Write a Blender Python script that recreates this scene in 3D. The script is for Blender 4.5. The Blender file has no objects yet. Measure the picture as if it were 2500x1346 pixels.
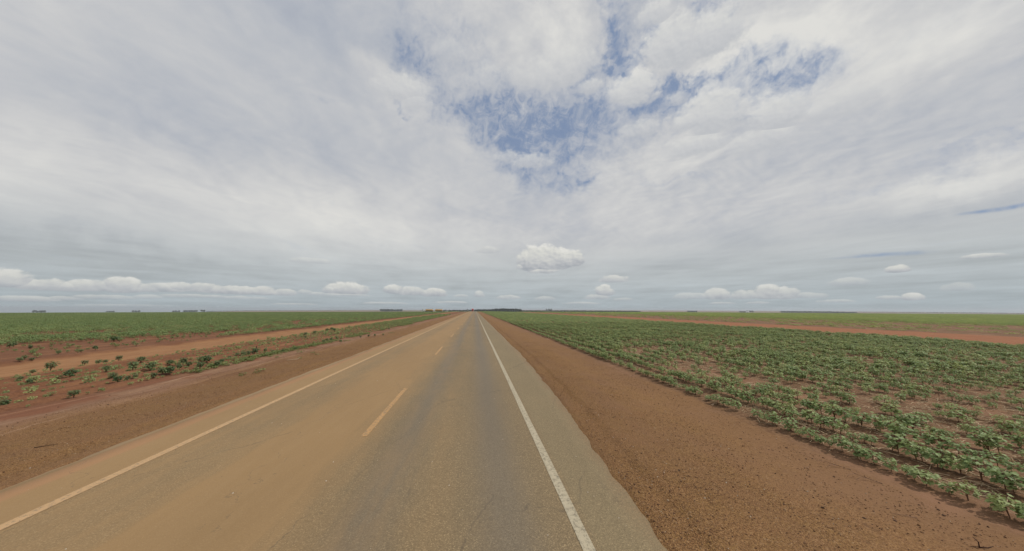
import bpy, bmesh, math, random
import numpy as np
from mathutils import Vector, Matrix, Euler, noise as mnoise

scene = bpy.context.scene
R = math.radians
random.seed(7)
RNG = np.random.default_rng(11)

# ------------------------------------------------------------------ camera
F_PX = 780.0                       # focal length in pixels of the 2500 px wide photograph
EYE = 2.65
YAW = math.atan(90 / F_PX)
PITCH = math.atan(83 / F_PX)
ROLL = R(0.15)
fwd = Vector((math.sin(YAW) * math.cos(PITCH), math.cos(YAW) * math.cos(PITCH), math.sin(PITCH)))
rgt = Vector((math.cos(YAW), -math.sin(YAW), 0))
up = rgt.cross(fwd)
rg2 = rgt * math.cos(ROLL) + up * math.sin(ROLL)
up2 = up * math.cos(ROLL) - rgt * math.sin(ROLL)
camd = bpy.data.cameras.new('camera')
camo = bpy.data.objects.new('camera', camd)
scene.collection.objects.link(camo)
m = Matrix((rg2, up2, -fwd)).transposed().to_4x4()
m.translation = Vector((0, 0, EYE))
camo.matrix_world = m
camd.sensor_width = 36
camd.lens = F_PX / 2500 * 36
camd.clip_start = 0.05
camd.clip_end = 30000
scene.camera = camo
scene.render.resolution_x, scene.render.resolution_y = 1024, 551


def ray(px, py):
    v = fwd * F_PX + rg2 * (px - 1250) - up2 * (py - 673)
    return v.normalized()


def azel(px, py):
    v = ray(px, py)
    return math.degrees(math.atan2(v.x, v.y)), math.degrees(math.asin(v.z))


def ground_at(px, py, z=0.0):
    v = ray(px, py)
    t = (z - EYE) / v.z
    return v.x * t, v.y * t


# ------------------------------------------------------------------ node helper
class G:
    """small wrapper that writes shader maths as expressions"""
    def __init__(s, tree):
        s.t = tree

    def new(s, kind, **kw):
        n = s.t.nodes.new(kind)
        for k, v in kw.items():
            setattr(n, k, v)
        return n

    def put(s, sock, v):
        if isinstance(v, X):
            s.t.links.new(v.s, sock)
        elif isinstance(v, bpy.types.NodeSocket):
            s.t.links.new(v, sock)
        elif isinstance(v, (tuple, list)) and len(v) == 3 and sock.type == 'RGBA':
            sock.default_value = (*v, 1)
        else:
            sock.default_value = v

    def math(s, op, a, b=None, c=None, clamp=False):
        n = s.new('ShaderNodeMath', operation=op, use_clamp=clamp)
        s.put(n.inputs[0], a)
        if b is not None: s.put(n.inputs[1], b)
        if c is not None: s.put(n.inputs[2], c)
        return X(s, n.outputs[0])

    def vec(s, x, y, z=0.0):
        n = s.new('ShaderNodeCombineXYZ')
        for i, v in enumerate((x, y, z)): s.put(n.inputs[i], v)
        return X(s, n.outputs[0])

    def vmath(s, op, *a, out=0):
        n = s.new('ShaderNodeVectorMath', operation=op)
        for i, v in enumerate(a): s.put(n.inputs[i], v)
        return X(s, n.outputs[out])

    def sep(s, v):
        n = s.new('ShaderNodeSeparateXYZ'); s.put(n.inputs[0], v)
        return [X(s, o) for o in n.outputs]

    def noise(s, v, scale=1.0, detail=4.0, rough=0.5, dist=0.0, dims='3D', w=None):
        n = s.new('ShaderNodeTexNoise', noise_dimensions=dims)
        if v is not None: s.put(n.inputs['Vector'], v)
        if w is not None: s.put(n.inputs['W'], w)
        n.inputs['Scale'].default_value = scale
        n.inputs['Detail'].default_value = detail
        n.inputs['Roughness'].default_value = rough
        n.inputs['Distortion'].default_value = dist
        return X(s, n.outputs['Fac'])

    def voronoi(s, v, scale=1.0, out='Distance', feature='F1'):
        n = s.new('ShaderNodeTexVoronoi', feature=feature)
        s.put(n.inputs['Vector'], v)
        n.inputs['Scale'].default_value = scale
        return X(s, n.outputs[out])

    def step(s, v, a, b, lo=0.0, hi=1.0):
        n = s.new('ShaderNodeMapRange', interpolation_type='SMOOTHSTEP')
        s.put(n.inputs[0], v)
        for i, q in enumerate((a, b, lo, hi)): s.put(n.inputs[i + 1], q)
        return X(s, n.outputs[0])

    def mix(s, f, a, b, kind='MIX'):
        n = s.new('ShaderNodeMix', data_type='RGBA', blend_type=kind)
        s.put(n.inputs[0], f); s.put(n.inputs[6], a); s.put(n.inputs[7], b)
        return X(s, n.outputs[2])

    def ramp(s, v, stops):
        n = s.new('ShaderNodeValToRGB')
        s.put(n.inputs[0], v)
        e = n.color_ramp.elements
        while len(e) < len(stops): e.new(0.5)
        for el, (p, c) in zip(e, stops):
            el.position = p
            el.color = (*c, 1) if isinstance(c, (tuple, list)) else (c, c, c, 1)
        return X(s, n.outputs[0])


class X:
    def __init__(s, g, sock): s.g, s.s = g, sock
    def __add__(s, o): return s.g.math('ADD', s, o)
    def __radd__(s, o): return s.g.math('ADD', s, o)
    def __sub__(s, o): return s.g.math('SUBTRACT', s, o)
    def __rsub__(s, o): return s.g.math('SUBTRACT', o, s)
    def __mul__(s, o): return s.g.math('MULTIPLY', s, o)
    def __rmul__(s, o): return s.g.math('MULTIPLY', s, o)
    def __truediv__(s, o): return s.g.math('DIVIDE', s, o)
    def max(s, o): return s.g.math('MAXIMUM', s, o)
    def min(s, o): return s.g.math('MINIMUM', s, o)
    def clamp(s): return s.g.math('ADD', s, 0.0, clamp=True)


def lin(r, g, b):
    f = lambda c: (c / 255 / 12.92) if c / 255 < 0.04045 else ((c / 255 + 0.055) / 1.055) ** 2.4
    return (f(r), f(g), f(b))


# ------------------------------------------------------------------ world: sky with clouds
SUN_EL, SUN_AZ = 52.0, 100.0        # degrees; azimuth clockwise from the road's direction
world = bpy.data.worlds.new('World')
scene.world = world
world.use_nodes = True
world.node_tree.nodes.clear()
g = G(world.node_tree)
STR = 0.1
sky = g.new('ShaderNodeTexSky', sky_type='NISHITA', sun_disc=False)
sky.sun_elevation = R(SUN_EL)
sky.sun_rotation = R(SUN_AZ)
sky.air_density = 1.0
sky.dust_density = 0.6
tc = g.new('ShaderNodeTexCoord')
dx, dy, dz = g.sep(tc.outputs['Generated'])
az = g.math('ARCTAN2', dx, dy) * (180 / math.pi)
el = g.math('ARCSINE', g.math('MINIMUM', g.math('MAXIMUM', dz, -1.0), 1.0)) * (180 / math.pi)
inv = 1.0 / 1.0
zz = dz.max(0.0) + 0.09
qx, qy = dx / zz, dy / zz
q = g.vec(qx, qy, 0)
ae = g.vec(az, el, 0)

# the cloud sheet: billows, streaks drawn out along the wind
n_big = g.noise(q, 0.9, 5, 0.5, 0.3)
n_mid = g.noise(g.vec(qx, qy, 3.7), 2.6, 8, 0.58, 0.4)
n_fine = g.noise(g.vec(qx, qy, 9.1), 7.0, 9, 0.62, 0.6)
n_str = g.noise(g.vec(qx * 1.5, qy * 0.22, 1.3), 2.2, 8, 0.6, 0.2)
# thin shelves of cloud low over the horizon
shelf = g.noise(g.vec(az * 0.10, el * 1.5, 21.0), 1.0, 7, 0.6, 0.3)
n_str2 = g.noise(g.vec(qx * 1.0, qy * 0.12, 5.3), 6.0, 7, 0.6, 0.2)
n_lit = g.noise(g.vec(qx - 0.05, qy, 3.7), 2.6, 8, 0.58, 0.4)
# ragged outlines: the sheet's gaps are pulled about by turbulence
def turb(v, scale, amp, det):
    n = g.new('ShaderNodeTexNoise'); g.put(n.inputs['Vector'], v)
    n.inputs['Scale'].default_value = scale; n.inputs['Detail'].default_value = det; n.inputs['Roughness'].default_value = 0.62
    return g.vmath('MULTIPLY', g.vmath('SUBTRACT', X(g, n.outputs['Color']), (.5, .5, .5)), (amp * 1.4, amp, 0))
ae_w = g.vmath('ADD', ae, turb(g.vec(az, el * 1.2, 2.0), 0.14, 11.0, 8))


def blob(px, py, rx, ry, rot=0.0, amp=1.0, warp=True):
    """soft elliptical patch of sky, seen at this place of the photograph, as azimuth/elevation"""
    a0, e0 = azel(px, py)
    c, s = math.cos(R(rot)), math.sin(R(rot))
    ax, ex = azel(px + rx * c, py + rx * s)
    ay, ey = azel(px - ry * s, py + ry * c)
    M = np.array([[ax - a0, ay - a0], [ex - e0, ey - e0]])
    I = np.linalg.inv(M)
    v = g.vmath('SUBTRACT', ae_w if warp else ae, (a0, e0, 0))
    u1 = g.vmath('DOT_PRODUCT', v, (I[0, 0], I[0, 1], 0), out=1)
    u2 = g.vmath('DOT_PRODUCT', v, (I[1, 0], I[1, 1], 0), out=1)
    r2 = g.math('MULTIPLY_ADD', u1, u1, u2 * u2)
    e = g.math('POWER', 2.71828, r2 * -1.0)
    return e * amp


GAPS = [
    (1450, 330, 130, 80, 20, .38), (1560, 60, 80, 90, -20, .35), (1780, 200, 170, 60, -25, .38),     (1507, 60, 26, 85, 4, 1.2), (1500, 120, 16, 45, 10, 0.8), (1520, 160, 42, 26, -35, 1.1), (1455, 190, 55, 14, -22, 1.0),
    (1000, 130, 44, 26, 60, .85), (1055, 185, 46, 26, 60, 1.0), (1115, 275, 70, 42, 0, .95), (1215, 255, 90, 45, 0, .75),
    (1230, 335, 80, 50, 20, .9), (1310, 350, 90, 62, 0, 1.05), (1365, 300, 70, 70, 0, .75), (1450, 250, 90, 45, -20, .75),
    (1630, 262, 85, 32, -18, 1.6), (1585, 212, 30, 24, 0, 1.2), (1700, 205, 80, 18, -25, 1.0), (1700, 325, 80, 13, -18, 1.0),
    (1890, 185, 130, 45, -20, .85), (1960, 215, 90, 40, -20, .5), (1420, 418, 45, 12, 0, .82), (1370, 440, 100, 34, 0, .7),
    (1735, 6, 60, 22, 0, 1.0), (1560, 120, 60, 24, -40, .8), (1660, 225, 120, 22, -22, .6), (1500, 310, 90, 40, -10, .5), (1800, 290, 90, 14, -15, .7), (1290, 300, 220, 110, 0, .35), (1050, 110, 90, 80, 40, .30), (2000, 150, 160, 40, -20, .35), (1640, 440, 130, 12, -5, .5), (968, 254, 18, 9, 10, .8), (1250, 420, 80, 30, 15, .5),
    (2420, 514, 95, 5, -7, 1.3, False), (2500, 498, 70, 6, -12, 1.1, False), (2170, 621, 95, 6, -3, 1.3, False), (2060, 630, 60, 3, -4, .7, False),
    (2300, 400, 230, 30, -14, .48), (2090, 480, 150, 25, -12, .42), (2440, 335, 100, 16, -16, .5), (820, 270, 120, 20, 10, .35),
    (1790, 240, 60, 20, -20, .5), (1660, 60, 25, 12, 0, .5), (1180, 160, 50, 60, 0, .42), (1330, 130, 60, 60, 0, .2),
    (1090, 60, 70, 60, 30, .38), (960, 60, 30, 50, 0, .3)]
gap = None
for b in GAPS:
    e = blob(*b)
    gap = e if gap is None else g.math('ADD', gap, e)
low_fade = g.step(el, 4.0, 16.0)
wisp = g.noise(g.vec(az, el * 1.3, 7.0), 0.45, 9, 0.68, 0.5)
rag = (n_mid - 0.5) * 0.9 + (wisp - 0.5) * 2.6
veil = g.step(gap.min(1.3) - rag * 0.45, 0.0, 1.15) * 0.72
hole = g.step(gap.min(1.3) - rag * 0.8, 0.55, 1.35).max(veil)
strand = g.noise(g.vec(az * 0.7 + el * 0.35, el * 0.7 - az * 0.45, 11.0), 0.5, 9, 0.66, 1.2)
hole = hole * g.step(gap, 0.05, 0.40) * g.step(strand + (gap - 1.0) * 0.12, 0.32, 0.72, 0.36, 0.96)
det = 0.30 + blob(1480, 170, 620, 260, 0, .70)
# thin places beyond the frame and everywhere in the sheet
hole = hole.max(g.step(n_str - n_mid * 0.35 + (n_big - .5) * .5, 0.42, 0.75, 0.0, 0.18))
thick = 1.0 - hole

# brightness of the sheet
relief = (n_mid - n_lit)
b = 0.5 + (n_big - 0.5) * 0.95 + (n_str - 0.5) * 0.34 + (n_str2 - 0.5) * 0.10 + (relief * 2.0 * low_fade + (wisp - .5) * .40) * det
b = b + blob(1850, 120, 300, 110, -10, .50) + blob(1730, 260, 90, 45, -35, .50) + blob(1900, 245, 90, 28, -15, .42) \
    + blob(700, 520, 500, 110, 8, .35) + blob(1600, 420, 260, 90, -15, .32) + blob(1350, 60, 160, 130, 0, .20) \
    + blob(1550, 200, 60, 30, -30, .45) + blob(2350, 430, 260, 40, -16, .30) - blob(200, 620, 500, 40, 4, .25) \
    - blob(850, 90, 200, 70, 20, .12) + blob(2300, 130, 250, 120, -20, .25) + blob(960, 200, 90, 40, 25, .28) \
    - blob(250, 250, 330, 120, 15, .12)
cl = g.ramp(b.clamp(), [(0.0, lin(150, 158, 176)), (0.3, lin(176, 181, 190)), (0.6, lin(198, 199, 201)), (1.0, lin(222, 221, 217))])
hz = g.ramp((el / 40.0).clamp(), [(0.0, lin(166, 177, 182)), (0.10, lin(180, 187, 190)), (0.35, lin(196, 198, 197)), (0.6, lin(196, 197, 200)), (1.0, lin(200, 200, 205))])
# near the horizon the sheet is greyer: carry the sheet's contrast on the horizon tone
b = b + (shelf - .5) * g.step(el, 14, 3, 0, .9)
hzb = g.mix(1.0, hz, g.ramp(b.clamp(), [(0.0, 0.78), (0.5, 0.99), (1.0, 1.16)]), 'MULTIPLY')
sheet = g.mix(low_fade, hzb, cl)
blue_tint = g.mix(0.85, sky.outputs[0], tuple(c / STR for c in lin(126, 144, 174)))
sheet10 = g.mix(1.0, sheet, (1 / STR,) * 3, 'MULTIPLY')
nt = world.node_tree
col = g.mix(thick, blue_tint, sheet10)

# cumulus, each a heap with a flat base: centre x, base y, half width, height (photograph pixels), whiteness
CUM = [
    (1735, 290, 105, 85, .95), (1690, 300, 60, 40, .8), (1905, 285, 100, 60, .85), (1560, 225, 62, 62, .9), (1515, 235, 40, 30, .7), (1640, 120, 110, 110, .9), (1740, 95, 120, 90, .9),
    (1600, 40, 60, 50, .7), (1650, 245, 40, 25, .6), (1440, 215, 40, 28, .6), (985, 225, 80, 60, .65), (1010, 250, 50, 40, .6), (1290, 395, 75, 26, .6), (1240, 385, 40, 22, .55),
    (1390, 170, 90, 70, .6), (1320, 190, 110, 60, .5), (1180, 200, 60, 60, .45), (1100, 130, 50, 40, .4), (1560, 320, 60, 30, .6), (1700, 360, 110, 40, .7), (1850, 350, 120, 40, .6), (2050, 260, 120, 50, .5),    (20, 690, 80, 38, .95), (110, 702, 75, 26, .85), (165, 706, 50, 20, .8), (400, 708, 60, 17, .8), (530, 712, 50, 18, .8), (600, 715, 50, 17, .8), (215, 705, 80, 24, .9), (300, 706, 62, 32, 1.), (365, 708, 45, 18, .7),
    (440, 705, 50, 18, .75), (495, 708, 55, 20, .75), (560, 713, 60, 17, .8), (640, 716, 40, 19, .85), (695, 718, 36, 13, .7),
    (60, 733, 100, 11, .6), (160, 731, 50, 9, .55), (250, 728, 90, 9, .5), (360, 727, 40, 8, .5), (480, 725, 90, 7, .5), (600, 729, 60, 7, .5),
    (848, 713, 58, 27, .95), (805, 712, 25, 14, .6), (745, 716, 22, 10, .5), (775, 719, 25, 7, .5), (840, 722, 70, 6, .45),
    (962, 712, 28, 20, .8), (1005, 716, 36, 18, .75), (1060, 720, 34, 17, .85), (1170, 722, 14, 13, .6), (1125, 724, 20, 6, .5), (1240, 729, 34, 9, .6),
    (1295, 648, 36, 56, .95), (1335, 650, 42, 58, 1.0), (1372, 646, 36, 44, 1.1), (1400, 641, 28, 34, 1.1), (1330, 664, 45, 12, .6), (1270, 655, 12, 12, .5),
    (1473, 717, 27, 24, .8), (1458, 728, 34, 13, .6), (1500, 686, 48, 15, .65), (1330, 731, 26, 9, .5), (1520, 733, 30, 6, .45),
    (1690, 727, 60, 12, .5), (1750, 726, 40, 23, .75), (1820, 725, 45, 20, .65), (1875, 722, 48, 30, .8), (1920, 724, 40, 26, .7), (1975, 725, 50, 12, .5),
    (2190, 661, 38, 17, 1.0), (2228, 729, 34, 15, .9), (2170, 729, 40, 8, .6), (2065, 694, 60, 16, .45), (2335, 706, 50, 18, .4), (2400, 628, 70, 10, .6),
    (1760, 742, 40, 5, .5), (1850, 741, 40, 5, .5), (2040, 737, 60, 6, .5), (940, 742, 60, 5, .5), (720, 744, 60, 4, .5), (300, 747, 120, 4, .4), (1190, 615, 34, 14, .35), (760, 640, 50, 12, .35), (1100, 740, 50, 5, .5), (1420, 742, 50, 5, .5)]
wn = g.noise(g.vec(az, el * 1.4, 0.0), 0.36, 9, 0.55, 0.0)
wn2 = g.noise(g.vec(az, el * 1.5, 4.0), 1.7, 6, 0.6, 0.0)
wl = g.noise(g.vec(az + 0.30, el * 1.4 + 0.40, 0.0), 0.36, 9, 0.55, 0.0)
field, loc_y, white = None, None, None
for (cx, by, w, h, a) in CUM:
    a0, e0 = azel(cx, by)
    a1, _ = azel(cx + w, by)
    _, e1 = azel(cx, by - h)
    W, H = a1 - a0, e1 - e0
    lx = g.math('MULTIPLY_ADD', az, 1 / W, -a0 / W)
    ly = g.math('MULTIPLY_ADD', el, 1 / H, -e0 / H)
    yy = ly.max(ly * (-3.2 if by > 560 else -1.5))
    s_ = 1.0 - g.math('MULTIPLY_ADD', lx, lx, yy * yy)
    s_ = s_ * 1.0
    if field is None:
        field, loc_y = s_, ly
        white = g.math('MULTIPLY', s_.max(0.0), a)
        wsum = s_.max(0.0)
    else:
        gt = g.math('GREATER_THAN', s_, field)
        loc_y = g.math('MULTIPLY_ADD', gt, ly - loc_y, loc_y)
        white = g.math('MULTIPLY_ADD', s_.max(0.0), a, white)
        wsum = wsum + s_.max(0.0)
        field = field.max(s_)
white = (white / (wsum + 0.02)).min(1.1)
wn3 = g.noise(g.vec(az * 1.0, el * 1.6, 8.0), 0.95, 7, 0.6, 0.0)
fd = field + 0.10 + (wn - 0.5) * 1.8 + (wn3 - .5) * 1.1 + (wn2 - 0.5) * 0.5
cm = g.step(fd, 0.0, g.step(el, 8, 16, .45, .95))
cm = (cm * g.step(white, 0.25, 0.9, 0.35, 1.0)).clamp()
lit = (loc_y * 0.75 + 0.28 + (wn - wl) * 1.3 + (wn3 - .5) * .3 + (wn2 - 0.5) * 0.15).clamp()
cc = g.ramp(lit, [(0.0, lin(160, 165, 172)), (0.35, lin(188, 190, 192)), (0.75, lin(214, 214, 208)), (1.0, lin(226, 225, 219))])
# far heaps stand in hazier air than the high one
cc = g.mix(g.step(el, 1.0, 7.0, 0.22, 0.0), cc, lin(172, 179, 183))
cc = g.mix(g.step(el, 10, 16, 0, .55), cc, lin(209, 210, 212))
cc10 = g.mix(1.0, cc, (1 / STR,) * 3, 'MULTIPLY')
col = g.mix(cm, col, cc10)
bgd = g.new('ShaderNodeBackground')
g.put(bgd.inputs[0], col)
bgd.inputs[1].default_value = STR
wo = g.new('ShaderNodeOutputWorld')
g.t.links.new(bgd.outputs[0], wo.inputs[0])
world.cycles.sampling_method = 'MANUAL'
world.cycles.sample_map_resolution = 512

# ------------------------------------------------------------------ sun, exposure
sd = bpy.data.lights.new('sun', 'SUN')
sd.energy = 2.4
sd.angle = R(1.5)
sd.color = (1.0, 0.96, 0.9)
so = bpy.data.objects.new('sun', sd)
scene.collection.objects.link(so)
sv = Vector((math.sin(R(SUN_AZ)) * math.cos(R(SUN_EL)), math.cos(R(SUN_AZ)) * math.cos(R(SUN_EL)), math.sin(R(SUN_EL))))
so.rotation_euler = sv.to_track_quat('Z', 'Y').to_euler()
so.location = (0, 0, 50)
scene.view_settings.view_transform = 'Standard'
scene.view_settings.look = 'None'
scene.view_settings.exposure = 0.0
scene.view_settings.gamma = 1.0
scene.view_settings.use_curve_mapping = False
scene.cycles.volume_bounces = 0
scene.cycles.max_bounces = 5
scene.cycles.transparent_max_bounces = 8


# ------------------------------------------------------------------ object helpers
def tag(o, label=None, cat=None, group=None, kind=None):
    if label: o['label'] = label
    if cat: o['category'] = cat
    if group: o['group'] = group
    if kind: o['kind'] = kind
    return o


def link(name, me, mat, parent=None):
    o = bpy.data.objects.new(name, me)
    scene.collection.objects.link(o)
    if mat is not None and len(me.materials) == 0: me.materials.append(mat)
    if parent: o.parent = parent
    return o


def mesh_np(name, verts, faces, smooth=False):
    me = bpy.data.meshes.new(name)
    verts = np.asarray(verts, dtype=np.float32)
    if isinstance(faces, np.ndarray):
        n, k = faces.shape
        me.vertices.add(len(verts)); me.vertices.foreach_set('co', verts.ravel())
        me.loops.add(n * k); me.loops.foreach_set('vertex_index', faces.astype(np.int32).ravel())
        me.polygons.add(n)
        me.polygons.foreach_set('loop_start', np.arange(0, n * k, k, dtype=np.int32))
        me.update(calc_edges=True)
    else:
        me.from_pydata([tuple(map(float, v)) for v in verts], [], faces)
    if smooth:
        me.polygons.foreach_set('use_smooth', [True] * len(me.polygons))
    me.validate()
    return me


class MB:
    """mesh builder collecting boxes, tubes and faces"""
    def __init__(s): s.v, s.f = [], []

    def box(s, x0, x1, y0, y1, z0, z1, taper=0.0):
        n = len(s.v)
        t = taper
        s.v += [(x0, y0, z0), (x1, y0, z0), (x1, y1, z0), (x0, y1, z0), (x0 + t, y0 + t, z1), (x1 - t, y0 + t, z1), (x1 - t, y1 - t, z1), (x0 + t, y1 - t, z1)]
        s.f += [tuple(n + i for i in q) for q in ((0, 3, 2, 1), (4, 5, 6, 7), (0, 1, 5, 4), (1, 2, 6, 5), (2, 3, 7, 6), (3, 0, 4, 7))]
        return s

    def tube(s, pts, rad, seg=6, cap=True):
        pts = [Vector(p) for p in pts]
        n0 = len(s.v)
        for i, p in enumerate(pts):
            d = (pts[min(i + 1, len(pts) - 1)] - pts[max(i - 1, 0)]).normalized()
            a = d.orthogonal().normalized(); b_ = d.cross(a)
            r = rad[i] if isinstance(rad, (list, tuple)) else rad
            for k in range(seg):
                t = 2 * math.pi * k / seg
                s.v.append(tuple(p + a * r * math.cos(t) + b_ * r * math.sin(t)))
        for i in range(len(pts) - 1):
            for k in range(seg):
                s.f.append((n0 + i * seg + k, n0 + i * seg + (k + 1) % seg, n0 + (i + 1) * seg + (k + 1) % seg, n0 + (i + 1) * seg + k))
        if cap:
            s.f.append(tuple(n0 + k for k in reversed(range(seg))))
            s.f.append(tuple(n0 + (len(pts) - 1) * seg + k for k in range(seg)))
        return s

    def prism(s, poly, axis, a, b_):
        """extrude a 2-D outline along an axis ('x' or 'y')"""
        n = len(s.v); k = len(poly)
        for t in (a, b_):
            for (u, w) in poly:
                s.v.append((t, u, w) if axis == 'x' else (u, t, w))
        s.f.append(tuple(range(n, n + k))); s.f.append(tuple(reversed(range(n + k, n + 2 * k))))
        for i in range(k):
            j = (i + 1) % k
            s.f.append((n + i, n + k + i, n + k + j, n + j))
        return s

    def build(s, name, mat, parent=None, smooth=False, recalc=True):
        me = bpy.data.meshes.new(name)
        me.from_pydata([tuple(v) for v in s.v], [], s.f)
        if recalc:
            bm = bmesh.new(); bm.from_mesh(me); bmesh.ops.recalc_face_normals(bm, faces=bm.faces); bm.to_mesh(me); bm.free()
        if smooth: me.polygons.foreach_set('use_smooth', [True] * len(me.polygons))
        return link(name, me, mat, parent)


def new_mat(name):
    mt = bpy.data.materials.new(name)
    mt.use_nodes = True
    nt_ = mt.node_tree
    return mt, G(nt_), nt_.nodes['Principled BSDF']


def simple_mat(name, col, rough=0.8, metal=0.0, var=0.12, scale=6.0, spec=0.3):
    mt, g_, bs = new_mat(name)
    tc_ = g_.new('ShaderNodeTexCoord')
    n = g_.noise(tc_.outputs['Object'], scale, 5, 0.6)
    c = g_.mix(g_.step(n, 0.3, 0.7), tuple(x * (1 - var) for x in col), tuple(min(1, x * (1 + var)) for x in col))
    g_.put(bs.inputs['Base Color'], c)
    bs.inputs['Roughness'].default_value = rough
    bs.inputs['Metallic'].default_value = metal
    bs.inputs['Specular IOR Level'].default_value = spec
    return mt


# ------------------------------------------------------------------ terrain height
RIDGE_AZ = np.array([azel(p, 758)[0] for p in (0, 480, 600, 900, 1150, 1400, 1700, 2000, 2400, 2500)])
RIDGE_Z = np.array([-48, -42, -24, -12, -6, -2, -6, -9, -16, -18.0])


def smooth01(t):
    t = np.clip(t, 0, 1)
    return t * t * (3 - 2 * t)


def base_h(x, y):
    x = np.asarray(x, float); y = np.asarray(y, float)
    r = np.hypot(x, y)
    a = np.degrees(np.arctan2(x, y))
    r0 = np.interp(a, [-60, -20, 0, 25, 60], [330, 350, 400, 430, 440])
    rz = np.interp(a, RIDGE_AZ, RIDGE_Z)
    z = -14 * smooth01((r - r0) / 1000.0)
    z2 = (rz + 14) * smooth01((r - 1800) / 4200.0)
    z = z + z2 + (rz - 2.65) * np.clip((r - 6000) / 6000.0, 0, None)
    fld = smooth01((np.abs(x + 2) - 12) / 40)
    z = z - fld * 0.55 * smooth01((r - 150) / 240)
    z = z + 0.35 * np.exp(-(((x - 75) / 60) ** 2 + ((y - 330) / 90) ** 2))
    return z


def snoise(x, y, s, seed=0):
    """cheap smooth value noise, vectorised"""
    x = np.asarray(x, float) / s + 13.7 * seed; y = np.asarray(y, float) / s - 7.3 * seed
    xi, yi = np.floor(x), np.floor(y)
    fx, fy = x - xi, y - yi
    fx = fx * fx * (3 - 2 * fx); fy = fy * fy * (3 - 2 * fy)
    def hsh(a, b_):
        v = np.sin(a * 127.1 + b_ * 311.7 + seed * 17.17) * 43758.5453
        return v - np.floor(v)
    v00, v10, v01, v11 = hsh(xi, yi), hsh(xi + 1, yi), hsh(xi, yi + 1), hsh(xi + 1, yi + 1)
    return (v00 * (1 - fx) + v10 * fx) * (1 - fy) + (v01 * (1 - fx) + v11 * fx) * fy


def fbm(x, y, s, seed=0, o=4):
    t, a, n = 0.0, 1.0, 0.0
    for i in range(o):
        t = t + a * snoise(x, y, s / 2 ** i, seed + i); n += a; a *= 0.5
    return t / n


def road_edge(y):
    """x of the right and left edge of the tarmac"""
    y = np.asarray(y, float)
    r_ = np.interp(y, [-60, 0, 3.6, 8.3, 18.4, 60], [2.1, 2.12, 2.2, 2.5, 2.82, 2.85])
    r_ = r_ + (fbm(y, y * 0, 2.2, 3, 5) - 0.5) * 0.09
    l_ = -7.0 + (fbm(y, y * 0, 3.0, 5, 5) - 0.5) * 0.30
    return r_, l_


ROWS_R = 0.9          # spacing of the crop rows


def camber_np(x):
    return -0.0072 * np.abs(x + 2.25)


def ground_h(x, y):
    z = base_h(x, y)
    r = np.hypot(x, y)
    near = np.clip(1 - r / 160.0, 0, 1)
    re, le = road_edge(y)
    off = np.maximum(x - re, le - x)              # metres outside the tarmac
    # verge: falls away a little beside the tarmac
    side = smooth01((off - 0.0) / 0.5)
    spill = (fbm(x, y, .5, 15, 4) - .5) * .16 + (fbm(x, y, 5, 16, 2) - .5) * .04
    z = z + np.where(off < -1.2, -0.09, -0.09 + 0.135 * smooth01((off + .24 + spill) / .30) - 0.07 * smooth01((off - .3) / 2.5))
    z = z + np.where(off > -.6, camber_np(x) * (off < .5), 0)
    rough = smooth01((off - 0.15) / 1.2) * near
    z = z + rough * ((fbm(x, y, 2.6, 8, 3) - 0.5) * 0.09 + (fbm(x, y, 0.5, 9, 3) - 0.5) * 0.035)
    # furrows left of the road, planting ridges right of it
    fl = smooth01((-x - 11.8) / 0.8) * smooth01((18.6 + x) / 0.8)
    z = z + fl * near * 0.075 * np.cos(2 * np.pi * (x + (fbm(y, y * 0, 9, 2, 2) - .5) * .3) / 0.9)
    fr = smooth01((x - 6.6) / 0.5)
    z = z + fr * near * 0.03 * np.cos(2 * np.pi * (x - 6.95) / ROWS_R)
    # low berm along the left verge, worn tracks of the dirt roads
    z = z + near * 0.10 * np.exp(-((x + 10.1) / 0.6) ** 2)
    z = z - near * 0.10 * smooth01((-x - 17.6) / 0.8) * smooth01((22.6 + x) / 0.8)
    z = z + near * 0.10 * np.exp(-((x + 22.9) / 0.5) ** 2)
    return z


def spaced(lo, hi, start, grow):
    out, s, v = [], start, lo
    while v < hi:
        out.append(v); v += s; s *= grow
    out.append(hi)
    return out


xs_r = [2.0 + 0.09 * i for i in range(0, 90)]
xs_r += spaced(xs_r[-1] + 0.15, 9000, 0.15, 1.035)
xs_l = [-6.3 - 0.10 * i for i in range(0, 175)]
xs_l += [-v for v in spaced(-xs_l[-1] + 0.15, 9000, 0.18, 1.04)]
xs = np.array(sorted(set(np.round(xs_l + [-4.0, -1.0] + xs_r, 4))))
ys = [0.5 + 0.10 * i for i in range(0, 130)]
ys += spaced(ys[-1] + 0.12, 9000, 0.12, 1.022)
ys = [-9000, -3000, -1000, -400, -150, -60, -30, -15, -8, -4, -2, -1, -0.3] + ys
ys = np.array(ys)
GX, GY = np.meshgrid(xs, ys)
GZ = ground_h(GX, GY)
nx, ny = len(xs), len(ys)
idx = np.arange(nx * ny).reshape(ny, nx)
faces = np.stack([idx[:-1, :-1], idx[:-1, 1:], idx[1:, 1:], idx[1:, :-1]], -1).reshape(-1, 4)
ground_me = mesh_np('ground', np.stack([GX, GY, GZ], -1).reshape(-1, 3), faces, smooth=True)


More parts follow.
